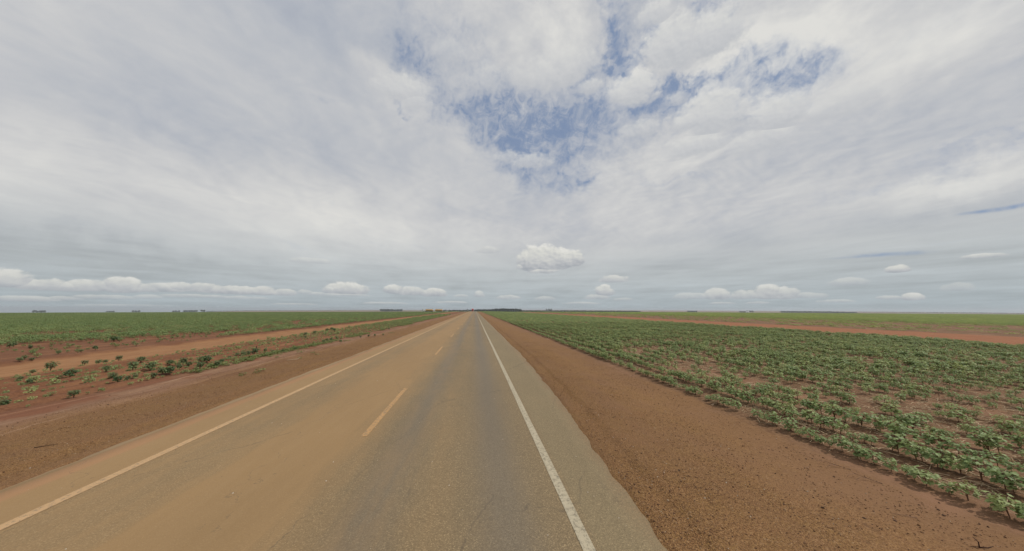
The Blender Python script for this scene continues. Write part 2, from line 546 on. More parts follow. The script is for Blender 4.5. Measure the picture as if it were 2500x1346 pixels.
def ground_z(x, y):
    """height of the ground mesh itself (bilinear between its grid lines)"""
    x = np.atleast_1d(np.asarray(x, float)); y = np.atleast_1d(np.asarray(y, float))
    i = np.clip(np.searchsorted(xs, x) - 1, 0, nx - 2); j = np.clip(np.searchsorted(ys, y) - 1, 0, ny - 2)
    fx = (x - xs[i]) / (xs[i + 1] - xs[i]); fy = (y - ys[j]) / (ys[j + 1] - ys[j])
    return (GZ[j, i] * (1 - fx) + GZ[j, i + 1] * fx) * (1 - fy) + (GZ[j + 1, i] * (1 - fx) + GZ[j + 1, i + 1] * fx) * fy


# ------------------------------------------------------------------ ground material
gm, g, bs = new_mat('red_soil')
geo = g.new('ShaderNodeNewGeometry')
P = geo.outputs['Position']
px_, py_, pz_ = g.sep(P)
stretch = g.vec(px_, py_ * 0.15, 0)              # features drawn out along the road
n1 = g.noise(P, 0.35, 6, 0.6)
n2 = g.noise(P, 2.3, 6, 0.62)
n3 = g.noise(P, 14.0, 5, 0.65)
n4 = g.noise(P, 60.0, 3, 0.7)
ns = g.noise(stretch, 0.9, 6, 0.6)
nst = g.noise(stretch, 3.5, 5, 0.6)
xw = px_ + (ns - 0.5) * 1.3 + (n2 - 0.5) * 0.6 + (n1 - .5) * 1.2      # ragged zone borders
# stones
vo = g.new('ShaderNodeTexVoronoi'); vo.inputs['Scale'].default_value = 48; g.put(vo.inputs['Vector'], P)
vo.inputs['Randomness'].default_value = 1.0
stone_c = X(g, vo.outputs['Color']); stone_d = X(g, vo.outputs['Distance'])
sr, sg, sb = g.sep(stone_c)
vo2 = g.new('ShaderNodeTexVoronoi'); vo2.inputs['Scale'].default_value = 95; g.put(vo2.inputs['Vector'], P)
s2r, s2g, s2b = g.sep(X(g, vo2.outputs['Color']))
gravel = g.ramp(sr, [(0.0, (.115, .058, .024)), (0.35, (.200, .108, .042)), (0.7, (.270, .152, .056)), (0.95, (.27, .15, .07)), (1.0, (.34, .22, .12))])
gravel2 = g.ramp(s2r, [(0.0, (.10, .045, .019)), (0.4, (.21, .108, .045)), (0.8, (.285, .152, .062)), (1.0, (.38, .23, .11))])
gravel = g.mix(g.step(n2 + (s2g - .5) * .3, 0.40, 0.62), gravel2, gravel)
gravel = g.mix(g.step(ns * .6 + n1 * .4, .42, .62) * .55, gravel, g.mix(n3, (.155, .080, .042), (.26, .145, .076)))
gravel = g.mix(g.step(g.noise(P, 5.0, 5, .7), .62, .70) * .5, gravel, (.075, .040, .024))
fine = g.mix(g.step(n3 * 0.6 + n4 * 0.4, 0.35, 0.65), (.170, .088, .040), (.25, .138, .066))
fine = g.mix(g.step(n1, .4, .65), fine, g.mix(n4, (.19, .10, .050), (.25, .14, .072)))
soil_r = g.mix(g.step(n3, 0.35, 0.65), (.125, .064, .034), (.215, .126, .068))
soil_r = g.mix(g.step(n1 + (n2 - .5) * .4, 0.45, 0.7), soil_r, (.26, .14, .08))
soil_l = g.mix(g.step(n3, 0.3, 0.7), (.120, .050, .025), (.20, .090, .045))
soil_l = g.mix(g.step(ns, .45, .7), soil_l, (.24, .115, .055))
pink = g.mix(g.step(n3 * .5 + nst * .5, 0.35, 0.65), (.20, .105, .058), (.29, .168, .098))
redp = g.mix(n3, (.16, .062, .032), (.235, .105, .055))
dirt = g.mix(g.step(nst, 0.3, 0.7), (.25, .120, .052), (.33, .172, .080))
dirt_r = g.mix(g.step(nst, 0.3, 0.7), (.24, .094, .044), (.32, .142, .070))
# right side
c = g.mix(g.step(xw, 4.2, 7.2), gravel, fine)
c = g.mix(g.step(xw, 6.2, 6.8), c, soil_r)
c = g.mix(g.step(xw, 41.2, 42.0) * g.step(xw, 56.5, 55.0), c, dirt_r)
# left side
left = g.mix(g.step(xw, -9.4, -10.4), gravel, pink)
left = g.mix(g.step(n1 + (ns - 0.5) * 0.6, 0.48, 0.60) * g.step(xw, -9.9, -10.6), left, redp)
trl = g.noise(g.vec(px_ * 2.2 + n1 * 1.5, py_ * 0.05, 3), 2.0, 5, .6)
left = g.mix(g.step(trl, .50, .62) * g.step(px_, -9.2, -9.8) * .6, left, (.15, .068, .038))
left = g.mix(g.step(trl, .42, .36) * g.step(px_, -9.2, -9.8) * .6, left, (.37, .235, .145))
left = g.mix(g.step(xw, -11.6, -12.2), left, soil_l)
left = g.mix(g.step(xw, -17.6, -18.4), left, dirt)
left = g.mix(g.step(xw, -21.9, -22.7), left, soil_l)
c = g.mix(g.step(px_, -2.5, -2.7), c, left)
# straw litter and darker clods between the crop rows
lit_m = g.step(g.noise(g.vec(px_ * 2.2, py_ * 14, 0), 3.0, 4, 0.7), 0.60, 0.68)
lit_m = lit_m.max(g.step(g.noise(g.vec(px_ * 12, py_ * 2.5, 2), 3.0, 4, 0.7), 0.60, 0.68))
c = g.mix(lit_m * 0.8 * g.step(xw, 6.6, 7.4), c, (.36, .24, .14))
# distant land, beyond the crest: fields of different crops
rr = g.vmath('LENGTH', P, out=1)
patch = g.voronoi(g.vec(px_ * 0.6, py_, 0), 0.0011, out='Color')
p1, p2, p3 = g.sep(patch)
farc = g.ramp(p1, [(0.0, (.26, .15, .105)), (0.35, (.21, .15, .10)), (0.5, (.12, .15, .06)), (0.75, (.25, .14, .10)), (1.0, (.16, .17, .08))])
canopy = g.mix(g.noise(P, 0.02, 4, .6), (.095, .125, .035), (.125, .150, .045))
c = g.mix(g.step(rr, 330, 420) * g.step(px_, 60, 56, 1.0, 1.0), c, canopy)
c = g.mix(g.step(rr, 900, 1300), c, farc)
g.put(bs.inputs['Base Color'], c)
bs.inputs['Roughness'].default_value = 0.95
bs.inputs['Specular IOR Level'].default_value = 0.15
grav_mask = g.step(xw, 5.6, 3.6) * g.step(xw, -10.6, -9.4)
hgt = (1.0 - stone_d) * 0.022 * (grav_mask * 0.85 + 0.15) + n3 * 0.02 + n2 * 0.03 + n4 * 0.004
bp = g.new('ShaderNodeBump'); bp.inputs['Distance'].default_value = 1.0
bp.inputs['Strength'].default_value = 0.8
g.put(bp.inputs['Height'], hgt)
g.put(bs.inputs['Normal'], bp.outputs[0])
tag(link('ground', ground_me, gm), kind='structure')

# ------------------------------------------------------------------ road
ry = np.array(spaced(-60, 1100, 0.35, 1.0)[:200] + spaced(10, 1100, 0.25, 1.01))
ry = np.array(sorted(set(np.round(ry, 3))))
re_, le_ = road_edge(ry)
cols = np.linspace(0, 1, 25)
RV, RF = [], []
camber = lambda x: -0.012 * np.abs((x + 2.25)) * 0.6
for j, y in enumerate(ry):
    for t in cols:
        x = le_[j] + (re_[j] - le_[j]) * t
        RV.append((x, y, float(base_h(x, y)) + 0.02 + camber(x)))
for j, y in enumerate(ry):           # the broken side faces of the tarmac
    RV.append((le_[j] - 0.03, y, float(base_h(le_[j], y)) - 0.09)); RV.append((re_[j] + 0.03, y, float(base_h(re_[j], y)) - 0.09))
nc = len(cols); nr = len(ry); o0 = nr * nc
for j in range(nr - 1):
    for k in range(nc - 1):
        a = j * nc + k
        RF.append((a, a + 1, a + nc + 1, a + nc))
    RF.append((o0 + 2 * j, j * nc, (j + 1) * nc, o0 + 2 * j + 2))
    RF.append((j * nc + nc - 1, o0 + 2 * j + 1, o0 + 2 * j + 3, (j + 1) * nc + nc - 1))
rm, g, bs = new_mat('asphalt')
geo = g.new('ShaderNodeNewGeometry'); P = geo.outputs['Position']
px_, py_, pz_ = g.sep(P)
str1 = g.noise(g.vec(px_, py_ * 0.05, 0), 1.6, 6, 0.6)
str2 = g.noise(g.vec(px_, py_ * 0.12, 7), 5.0, 5, 0.6)
blot = g.noise(P, 0.9, 6, 0.6)
agg = g.voronoi(P, 85, out='Color'); ar, ag_, ab = g.sep(agg)
agn = g.noise(P, 140, 2, 0.7)
grain = g.ramp(ar, [(0.0, (.075, .066, .052)), (0.5, (.142, .126, .096)), (0.85, (.19, .168, .128)), (1.0, (.34, .31, .24))])
grain = g.mix(0.45, grain, g.mix(agn, (.09, .079, .062), (.19, .168, .13)))
c = g.mix(1.0, grain, (1.45, 1.18, .82), 'MULTIPLY')
# olive shoulder outside the right line
c = g.mix(g.step(px_ + (blot - .5) * .1, 1.35, 1.5, 0.0, 0.40), c, g.mix(ag_, (.145, .114, .064), (.30, .242, .135)))
# worn, darker wheel tracks of the right lane
def band(x0, w):
    d_ = (px_ + (str1 - 0.5) * 0.35 - x0) / w
    return g.math('POWER', 2.71828, d_ * d_ * -1.0)
trk = band(0.42, 0.42).max(band(-1.30, 0.38) * 0.8)
c = g.mix(trk * 0.70, c, g.mix(ag_, (.110, .088, .062), (.205, .168, .118)))
# red dust blown and carried on to the left lane and its shoulder
dustn = (str1 - 0.5) * 1.5 + (blot - 0.5) * 0.8 + (str2 - .5) * .9
dust = band(-3.45, 0.62) * 0.95 + band(-2.5, 0.5) * 0.30 + g.step(px_, -5.5, -6.1, 0, 0.75) - band(-4.75, .35) * .10 + band(-0.45, 0.35) * 0.14
base_d = g.step(px_, -1.2, -2.9, 0.10, 0.62)
dust = (dust + base_d + dustn * 0.75).clamp() * g.step(px_, 0.6, -1.5, 0.12, 1.0)
dcol = g.mix(str2, (.295, .176, .072), (.345, .216, .098))
c = g.mix(dust * 0.82, c, dcol)
# orange line of dust beyond the left line, pale sand on the very edge
c = g.mix(g.step(band(-6.62, 0.22) + (str2 - .5) * .6, 0.3, 0.9) * 0.6, c, (.36, .185, .088))
c = g.mix(g.step(band(-6.95, 0.13) + (str2 - .5) * .5 + (blot - .5) * .6, 0.35, 0.8) * 0.7, c, (.42, .28, .15))
# dark fresh edge of the right side with blown soil over it
re_x = g.step(px_ + (blot - .5) * .45 + g.step(py_, 16, 0, 0, .55), 2.35, 2.85) * g.step(py_, 60, 10, 0.3, 1.0)
c = g.mix(re_x * 0.75 * g.step(blot + (ar - .5) * .5, .35, .6), c, g.mix(ag_, (.15, .085, .042), (.27, .165, .085)))
c = g.mix(g.step(g.noise(P, 9, 3, .6), .70, .74) * 0.25, c, (.05, .045, .04))
# sealed and hairline cracks, dark drips along the lane
crk = g.voronoi(g.vec(px_ * .55 + (blot - .5) * .9, py_ * .16 + (blot - .5) * .5, 0), 1.0, feature='DISTANCE_TO_EDGE')
c = g.mix(g.step(crk, .006, .0015) * .35 * g.step(str2, .40, .55), c, (.07, .058, .045))
drip = g.step(g.noise(g.vec(px_ * 5, py_ * .35, 4), 2.4, 5, .7), .64, .74) * band(-.45, .8)
c = g.mix(drip * .35, c, (.07, .06, .05))
pat = g.noise(g.vec(px_ * .4, py_ * .12, 9), 1.0, 5, .6)
c = g.mix(.22, c, g.mix(1.0, c, g.ramp(pat, [(.3, (.6, .6, .62)), (.7, (1.25, 1.22, 1.18))]), 'MULTIPLY'))
g.put(bs.inputs['Base Color'], c)
rgh = g.step(trk, 0, 1, 0.84, 0.70)
g.put(bs.inputs['Roughness'], rgh)
bs.inputs['Specular IOR Level'].default_value = 0.35
bp = g.new('ShaderNodeBump'); bp.inputs['Distance'].default_value = 1.0; bp.inputs['Strength'].default_value = 0.6
g.put(bp.inputs['Height'], ar * 0.0025 + agn * 0.002 + blot * 0.01)
g.put(bs.inputs['Normal'], bp.outputs[0])
me = mesh_np('road', RV, RF)
me.polygons.foreach_set('use_smooth', [True] * len(me.polygons))
tag(link('road', me, rm), kind='structure')


# painted lines, each a worn sheet of its own
def paint_mat(name, c0, c1, wear):
    mt, g_, bs_ = new_mat(name)
    ge = g_.new('ShaderNodeNewGeometry'); P_ = ge.outputs['Position']
    x_, y_, z_ = g_.sep(P_)
    n = g_.noise(P_, 16, 6, .7); n_ = g_.noise(P_, 110, 3, .7); sn = g_.noise(g_.vec(x_ * 3, y_ * .3, 0), 3, 5, .6)
    cc_ = g_.mix(sn, c0, c1)
    cc_ = g_.mix(g_.step(n * .6 + n_ * .4, wear, wear + .12, .85, 0), cc_, (.15, .125, .085))
    g_.put(bs_.inputs['Base Color'], cc_)
    bs_.inputs['Roughness'].default_value = 0.75
    return mt


white_paint = paint_mat('worn_white_paint', (.36, .30, .195), (.50, .43, .30), 0.40)
yellow_paint = paint_mat('dusty_yellow_paint', (.40, .225, .085), (.50, .285, .110), 0.40)
edge_paint = paint_mat('dusty_edge_paint', (.44, .27, .125), (.54, .34, .17), 0.385)


def strip(xc, w, y0, y1, mat, name='road_marking', jag=0.012, seed=1, lift=0.0):
    yy = np.array([y for y in ry if y0 < y < y1] + [y0, y1]); yy.sort()
    V, Fc = [], []
    for i, y in enumerate(yy):
        j1 = (float(fbm(y, 0, 0.6, seed)) - .5) * jag; j2 = (float(fbm(y, 5, 0.6, seed + 1)) - .5) * jag
        wob = (float(fbm(y, 9, 14, seed + 4)) - .5) * 0.05
        for x in (xc - w / 2 + j1 + wob, xc + w / 2 + j2 + wob):
            V.append((x, y, float(base_h(x, y)) + 0.025 + lift + camber(x)))
        if i: Fc.append((2 * i - 2, 2 * i - 1, 2 * i + 1, 2 * i))
    return tag(link(name, mesh_np(name, V, Fc), mat), kind='structure')


strip(1.30, 0.14, -40, 700, white_paint, 'edge_line', seed=2)
strip(-5.70, 0.15, -40, 700, edge_paint, 'edge_line', seed=4)
for i in range(-2, 45):
    y0 = 7.25 + 12.1 * i
    if y0 < -20 or y0 > 480: continue
    strip(-2.25, 0.125, y0, y0 + 4.1, yellow_paint, 'centre_dash', jag=0.008, seed=6 + i)

# ------------------------------------------------------------------ plants
leaf_mats = []
for nm, c0, c1, c2 in (('seedling_leaf', (.165, .235, .082), (.295, .375, .145), (.37, .42, .16)),
                       ('bush_leaf', (.065, .115, .045), (.125, .195, .075), (.19, .24, .10)),
                       ('weed_leaf', (.12, .16, .04), (.20, .23, .07), (.25, .26, .09)),
                       ('tree_leaf', (.022, .042, .020), (.040, .068, .030), (.06, .08, .04))):
    mt, g, bs = new_mat(nm)
    oi = g.new('ShaderNodeObjectInfo')
    geo = g.new('ShaderNodeNewGeometry')
    rnd = g.new('ShaderNodeNewGeometry').outputs['Random Per Island']
    big = g.noise(geo.outputs['Position'], 0.08, 4, .6)
    c = g.mix(rnd, c0, c1)
    c = g.mix(g.step(X(g, oi.outputs['Random']) * .6 + big * .4, 0.45, 0.85), c, c2)
    if nm == 'seedling_leaf':            # three sowings: darker crop on the left, a yellower one beyond the right track
        lx_ = g.sep(geo.outputs['Position'])[0]
        c = g.mix(g.step(lx_, -20, -24), c, g.mix(1.0, c, (.70, .76, .70), 'MULTIPLY'))
        c = g.mix(g.step(lx_, 52, 60), c, g.mix(1.0, c, (1.12, 1.12, .72), 'MULTIPLY'))
    g.put(bs.inputs['Base Color'], c)
    bs.inputs['Roughness'].default_value = 0.55
    bs.inputs['Specular IOR Level'].default_value = 0.35
    tr = g.new('ShaderNodeBsdfTranslucent')
    g.put(tr.inputs['Color'], g.mix(0.5, c, c2))
    mx = g.new('ShaderNodeMixShader'); mx.inputs[0].default_value = 0.30
    out = [n for n in g.t.nodes if n.type == 'OUTPUT_MATERIAL'][0]
    g.t.links.new(bs.outputs[0], mx.inputs[1]); g.t.links.new(tr.outputs[0], mx.inputs[2])
    g.t.links.new(mx.outputs[0], out.inputs[0])
    leaf_mats.append(mt)
LEAF, BUSH, WEED, TREE = leaf_mats
STEM = simple_mat('reddish_stem', (.16, .085, .045), 0.8)
STRAW = simple_mat('dry_straw', (.50, .37, .23), 0.8, var=.35, scale=30)
TWIG = simple_mat('dead_twig', (.22, .13, .085), 0.85, var=.4, scale=20)
DARKWOOD = simple_mat('dark_dead_wood', (.055, .025, .016), 0.9, var=.4, scale=20)
BARK = simple_mat('bark', (.12, .09, .07), 0.9)


def leaf(V, Fc, base, direc, size, droop, lobes, rr_):
    """a lobed leaf folded along its midrib, hanging from its petiole's tip"""
    d = Vector(direc).normalized()
    side = d.cross(Vector((0, 0, 1))).normalized()
    if side.length < .1: side = Vector((1, 0, 0))
    upv = side.cross(d).normalized()
    side = (side * math.cos(rr_) + upv * math.sin(rr_)).normalized()
    upv = side.cross(d).normalized()
    if lobes:
        pts = [(0, 0), (-.18, .36), (.22, .60), (.40, .42), (.76, .46), (.80, .20), (1.05, 0)]
    else:
        pts = [(0, 0), (.15, .42), (.65, .48), (1.0, 0)]
    n = len(V)
    b0 = Vector(base)
    def P3(u, w, sg):
        z = -droop * u * u * size + 0.16 * abs(w) * size * (1 if True else 0)
        return b0 + d * u * size + side * sg * w * size + upv * z
    k = len(pts)
    for (u, w) in pts: V.append(tuple(P3(u, w, 1)))
    for (u, w) in pts[1:-1]: V.append(tuple(P3(u, w, -1)))
    mid = n + len(pts) + len(pts) - 2
    V.append(tuple(P3(.35, 0, 0)))
    for i in range(k - 1):
        Fc.append((mid, n + i, n + i + 1))
    L = [n] + [n + k + i for i in range(k - 2)] + [n + k - 1]
    for i in range(k - 1):
        Fc.append((mid, L[i + 1], L[i]))


def plant_mesh(seed, height, width, nleaf, lsize, lobes=True, stems=1):
    rd = random.Random(seed)
    V, Fc = [], []
    sb_ = MB()
    for s_i in range(stems):
        lean = Vector((rd.uniform(-1, 1), rd.uniform(-1, 1), 0)) * (0.10 if stems == 1 else 0.30) * width
        hh = height * rd.uniform(.78, 1.0)
        top = Vector((lean.x, lean.y, hh * .86))
        pts = [Vector((0, 0, -0.03)), Vector((lean.x * .3, lean.y * .3, hh * .35)), Vector((lean.x * .7, lean.y * .7, hh * .65)), top]
        sb_.tube(pts, [.0075 + .004 * height, .006, .0045, .002], 5)
        k = nleaf // stems
        for i in range(k):
            t = .22 + .78 * (i + rd.random() * .6) / k
            p = pts[1].lerp(pts[3], (t - .3) / .7) if t > .3 else pts[0].lerp(pts[1], t / .3)
            a = i * 2.4 + rd.uniform(-.5, .5)
            reach = width * .5 * (1.0 - .55 * abs(t - .5)) * rd.uniform(.45, 1.0)
            tip = p + Vector((math.cos(a) * reach * .75, math.sin(a) * reach * .75, reach * rd.uniform(.15, .55)))
            if rd.random() < .6: sb_.tube([p, tip], [.0028, .0018], 3, cap=False)
            dr = Vector((math.cos(a + rd.uniform(-.6, .6)), math.sin(a + rd.uniform(-.6, .6)), rd.uniform(-.50, .25)))
            leaf(V, Fc, tip, dr, lsize * rd.uniform(.65, 1.15) * (1.1 - .35 * t), rd.uniform(.1, .5), lobes, rd.uniform(-.5, .5))
        for i in range(3):                   # small new leaves at the tip
            a = rd.uniform(0, 6.28)
            leaf(V, Fc, top + Vector((0, 0, .01)), (math.cos(a), math.sin(a), .5), lsize * .45, .2, False, 0)
    fm = bpy.data.meshes.new('foliage'); fm.from_pydata(V, [], Fc)
    sm = bpy.data.meshes.new('stem'); sm.from_pydata([tuple(v) for v in sb_.v], [], sb_.f)
    return fm, sm


def merged(name, pieces, mats):
    """one mesh from several (mesh, matrix, material index) pieces"""
    bm = bmesh.new()
    for me_, mtx, mi in pieces:
        n0 = len(bm.verts); f0 = len(bm.faces)
        bm.from_mesh(me_)
        bm.verts.ensure_lookup_table(); bm.faces.ensure_lookup_table()
        for v in bm.verts[n0:]: v.co = mtx @ v.co
        for f in bm.faces[f0:]: f.material_index = mi
    me2 = bpy.data.meshes.new(name); bm.to_mesh(me2); bm.free()
    for mt in mats: me2.materials.append(mt)
    return me2


def src_collection(name, meshes):
    c_ = bpy.data.collections.new(name)
    for i, me_ in enumerate(meshes):
        c_.objects.link(bpy.data.objects.new(name + '_%02d' % i, me_))
    return c_


def scatter(name, pts, src, n_src, rots, scales, label, cat):
    """one 'stuff' object: copies of the source meshes stand on its points"""
    me_ = bpy.data.meshes.new(name)
    pts = np.asarray(pts, np.float32)
    me_.vertices.add(len(pts)); me_.vertices.foreach_set('co', pts.ravel())
    a = me_.attributes.new('rot', 'FLOAT_VECTOR', 'POINT'); a.data.foreach_set('vector', np.asarray(rots, np.float32).ravel())
    a = me_.attributes.new('scl', 'FLOAT_VECTOR', 'POINT')
    sc = np.asarray(scales, np.float32)
    if sc.ndim == 1: sc = np.repeat(sc[:, None], 3, 1)
    a.data.foreach_set('vector', sc.ravel())
    a = me_.attributes.new('pick', 'INT', 'POINT'); a.data.foreach_set('value', RNG.integers(0, n_src, len(pts)).astype(np.int32))
    o = bpy.data.objects.new(name, me_); scene.collection.objects.link(o)
    ng = bpy.data.node_groups.new(name + '_nodes', 'GeometryNodeTree')
    ng.interface.new_socket('Geometry', in_out='INPUT', socket_type='NodeSocketGeometry')
    ng.interface.new_socket('Geometry', in_out='OUTPUT', socket_type='NodeSocketGeometry')
    N = ng.nodes; Lk = ng.links
    gi = N.new('NodeGroupInput'); go = N.new('NodeGroupOutput')
    ci = N.new('GeometryNodeCollectionInfo'); ci.inputs['Collection'].default_value = src
    ci.inputs['Separate Children'].default_value = True; ci.inputs['Reset Children'].default_value = True
    ip = N.new('GeometryNodeInstanceOnPoints'); ip.inputs['Pick Instance'].default_value = True
    def attr(nm_, ty):
        n = N.new('GeometryNodeInputNamedAttribute'); n.data_type = ty; n.inputs['Name'].default_value = nm_
        return n.outputs['Attribute']
    Lk.new(gi.outputs[0], ip.inputs['Points']); Lk.new(ci.outputs[0], ip.inputs['Instance'])
    e2r = N.new('FunctionNodeEulerToRotation')
    Lk.new(attr('rot', 'FLOAT_VECTOR'), e2r.inputs[0]); Lk.new(e2r.outputs[0], ip.inputs['Rotation'])
    Lk.new(attr('scl', 'FLOAT_VECTOR'), ip.inputs['Scale'])
    Lk.new(attr('pick', 'INT'), ip.inputs['Instance Index'])
    Lk.new(ip.outputs[0], go.inputs[0])
    o.modifiers.new('scatter', 'NODES').node_group = ng
    tag(o, label, cat, kind='stuff')
    return o


def rots_z(n, tilt=0.06):
    return np.stack([RNG.normal(0, tilt, n), RNG.normal(0, tilt, n), RNG.uniform(0, 6.283, n)], 1)


SEED = [plant_mesh(100 + i, .40, .44, 52 + i % 3 * 8, .080, True, 2 if i % 2 else 1) for i in range(8)]
for fm, sm in SEED: fm.materials.append(LEAF); sm.materials.append(STEM)
SEED_ONE = [merged('seedling', [(fm, Matrix(), 0), (sm, Matrix(), 1)], [LEAF, STEM]) for fm, sm in SEED]
BUSHES = [plant_mesh(300 + i, .60, .50, 130, .10, True, 6) for i in range(5)]
for fm, sm in BUSHES: fm.materials.append(BUSH); sm.materials.append(STEM)
# low-detail lengths of row for the distance
FARP = [plant_mesh(500 + i, .40, .46, 34, .085, False)[0] for i in range(5)]


def row_piece(seed, length, rows, gap_, per_m):
    rd = random.Random(seed); pc = []
    for r_i in range(rows):
        n = int(length * per_m)
        for i in range(n):
            if rd.random() < .10: continue
            M_ = Matrix.Translation((r_i * gap_ - (rows - 1) * gap_ / 2 + rd.uniform(-.06, .06), (i + rd.random()) / per_m - length / 2, 0)) @ \
                Matrix.Rotation(rd.uniform(0, 6.28), 4, 'Z') @ Matrix.Scale(rd.uniform(.7, 1.15), 4)
            pc.append((rd.choice(FARP), M_, 0))
    return merged('row', pc, [LEAF])


COL_SEED = src_collection('seedling_kinds', SEED_ONE)
COL_ROW = src_collection('row_kinds', [row_piece(i, 1.5, 1, .9, 4) for i in range(5)])
COL_PATCH = src_collection('patch_kinds', [row_piece(20 + i, 4.0, 3, .9, 3.2) for i in range(5)])


# density of the stand, 0..1
def dens_right(x, y):
    d = 0.50 + 2.2 * (fbm(x, y, 3.2, 21, 3) - .42)
    d = np.where(x < 7.4, .62 + 1.6 * (fbm(x, y, 2.2, 23, 2) - .35) + .3 * (y < 6), d)
    d = np.where((x >= 7.4) & (x < 8.3), 1.0, d)
    d = np.where(x < 8.3, d + np.clip((y - 8) / 10, 0, 1), d)                       # two full rows along the verge
    d = d + np.clip((np.hypot(x, y) - 16) / 40, 0, .55)
    d = np.where((x > 41) & (x < 56), 0, d)                             # dirt road
    sp = (x >= 56) & (x < 100)
    d = np.where(sp, 0.10 + .55 * (fbm(x, y, 6, 31, 3) - .2) * np.clip((x - 56) / 45, .3, 1), d)
    d = np.where(x >= 98, 1.1, d)
    return np.clip(d, 0, 1)


def dens_left(x, y):
    d = 1.3 * (fbm(x, y, 9, 41, 3) - .32) + .55
    start = np.interp(y, [0, 18, 30, 45, 60, 200], [40, 36, 30, 23.8, 23.2, 23.2])      # bare corner nearest the camera
    fade = np.clip((-x - start) / 3.5, 0, 1)
    d = d * fade
    d = np.where(-x > start + 18, np.maximum(d, .9), d)
    d = np.where((-x > 23.2) & (-x < 25.5) & (y > 34), .95, d)           # dense first row beyond the dirt road
    d = np.where((-x > 26) & (-x < 38) & (y > 38), d * (.25 + .9 * fbm(x, y, 12, 47, 2)), d)
    d = d * np.where((-x > 38) & (-x < 90), np.clip(.35 + 1.3 * fbm(x, y, 16, 49, 3), 0, 1), 1)
    return np.clip(d, 0, 1)


def rows_points(x0, x1, y0, y1, step, dens, row=ROWS_R, jit=.06):
    xs_ = np.arange(x0, x1, row)
    ys_ = np.arange(y0, y1, step)
    A, B = np.meshgrid(xs_, ys_)
    A, B = A.ravel(), B.ravel()
    B = B + RNG.uniform(-.5, .5, len(B)) * step
    A = A + RNG.normal(0, jit, len(A))
    k = RNG.random(len(A)) < dens(A, B)
    return A[k], B[k]


# nearest seedlings, right field
ax_, ay_ = rows_points(6.95, 41, -6, 62, .17, dens_right, jit=.045)
bx_, by_ = rows_points(6.95, 41, -6, 62, .18, lambda x, y: 0 * x)
sc_ = RNG.uniform(.50, 1.15, len(ax_)) * (0.72 + .7 * (fbm(ax_, ay_, 4, 51, 2) - .4))
sc_ = np.where(ax_ < 7.4, sc_ * .85, sc_)
az_ = ground_z(ax_, ay_)


def project(x, y, z):
    v = np.stack([x, y, z - EYE], -1)
    d = v @ np.array(fwd)
    d = np.where(np.abs(d) < 1e-6, 1e-6, d)
    return 1250 + F_PX * (v @ np.array(rg2)) / d, 673 - F_PX * (v @ np.array(up2)) / d, d


ppx, ppy, pd = project(ax_, ay_, az_)
inside = (pd > 0.5) & (ppx > -20) & (ppx < 2530) & (ppy < 1400)
size = np.where(inside, sc_ * .4 / np.maximum(pd, .5) * F_PX, -1)
order = np.argsort(-size)
indiv = order[:300]
rest = np.ones(len(ax_), bool); rest[indiv] = False


def thing(name, label, cat, loc, rz=0, group=None, scale=1.0):
    o = bpy.data.objects.new(name, None); scene.collection.objects.link(o)
    o.location = loc; o.rotation_euler = (0, 0, rz); o.scale = (scale,) * 3
    o.empty_display_size = .2
    return tag(o, label, cat, group)


row_no = np.round((ax_ - 6.95) / ROWS_R).astype(int)
rank = {}
for r_ in np.unique(row_no):
    ids = [i for i in np.where((row_no == r_) & inside)[0]]
    for n_, i in enumerate(sorted(ids, key=lambda i: -ppx[i])): rank[i] = n_ + 1


def nth(n):
    return '%d%s' % (n, 'th' if 10 <= n % 100 <= 20 else {1: 'st', 2: 'nd', 3: 'rd'}.get(n % 10, 'th'))


for i in indiv:
    fm, sm = SEED[int(i) % len(SEED)]
    scl = float(sc_[i])
    sw = 'small' if scl < .72 else ('tall' if scl > 1.0 else 'mid-sized')
    t = thing('crop_plant', '%s leafy crop plant, %s from the photo\'s right edge, %s row off the verge' % (sw.replace('mid-sized', 'medium'), nth(rank[i]), 'front' if row_no[i] == 0 else nth(row_no[i] + 1)), 'crop plant',
              (float(ax_[i]), float(ay_[i]), float(az_[i])), random.uniform(0, 6.28), 'crop plants in rows right of the road', scl)
    link('stem', sm, None, t); link('foliage', fm, None, t)
scatter('crop_plants', np.stack([ax_, ay_, az_], 1)[rest], COL_SEED, 8, rots_z(int(rest.sum())), sc_[rest],
        'green leafy crop plants in rows filling the field right of the road', 'crop')

# mid distance: single rows in 1.5 m lengths
PX, PY, PR, PS = [], [], [], []
for (x0, x1, y0, y1, dn) in ((6.95, 41, 62, 150, dens_right), (56, 120, -20, 150, dens_right), (-120, -23, -20, 150, dens_left)):
    a, b_ = rows_points(x0, x1, y0, y1, 1.4, dn, jit=.04)
    PX.append(a); PY.append(b_)
a, b_ = np.concatenate(PX), np.concatenate(PY)
n = len(a)
rt = np.zeros((n, 3)); rt[:, 2] = np.where(RNG.random(n) < .5, 0, math.pi) + RNG.normal(0, .03, n)
s0 = RNG.uniform(.75, 1.15, n)
thin = np.where((a > 56) & (a < 100), .72, 1.0) * np.where(a < 0, 1.15, 1.0)
scatter('crop_rows', np.stack([a, b_, ground_z(a, b_)], 1), COL_ROW, 5, rt, np.stack([s0, s0 ** 0, s0 * thin], 1),
        'green crop rows in the middle distance on both sides of the road', 'crop')
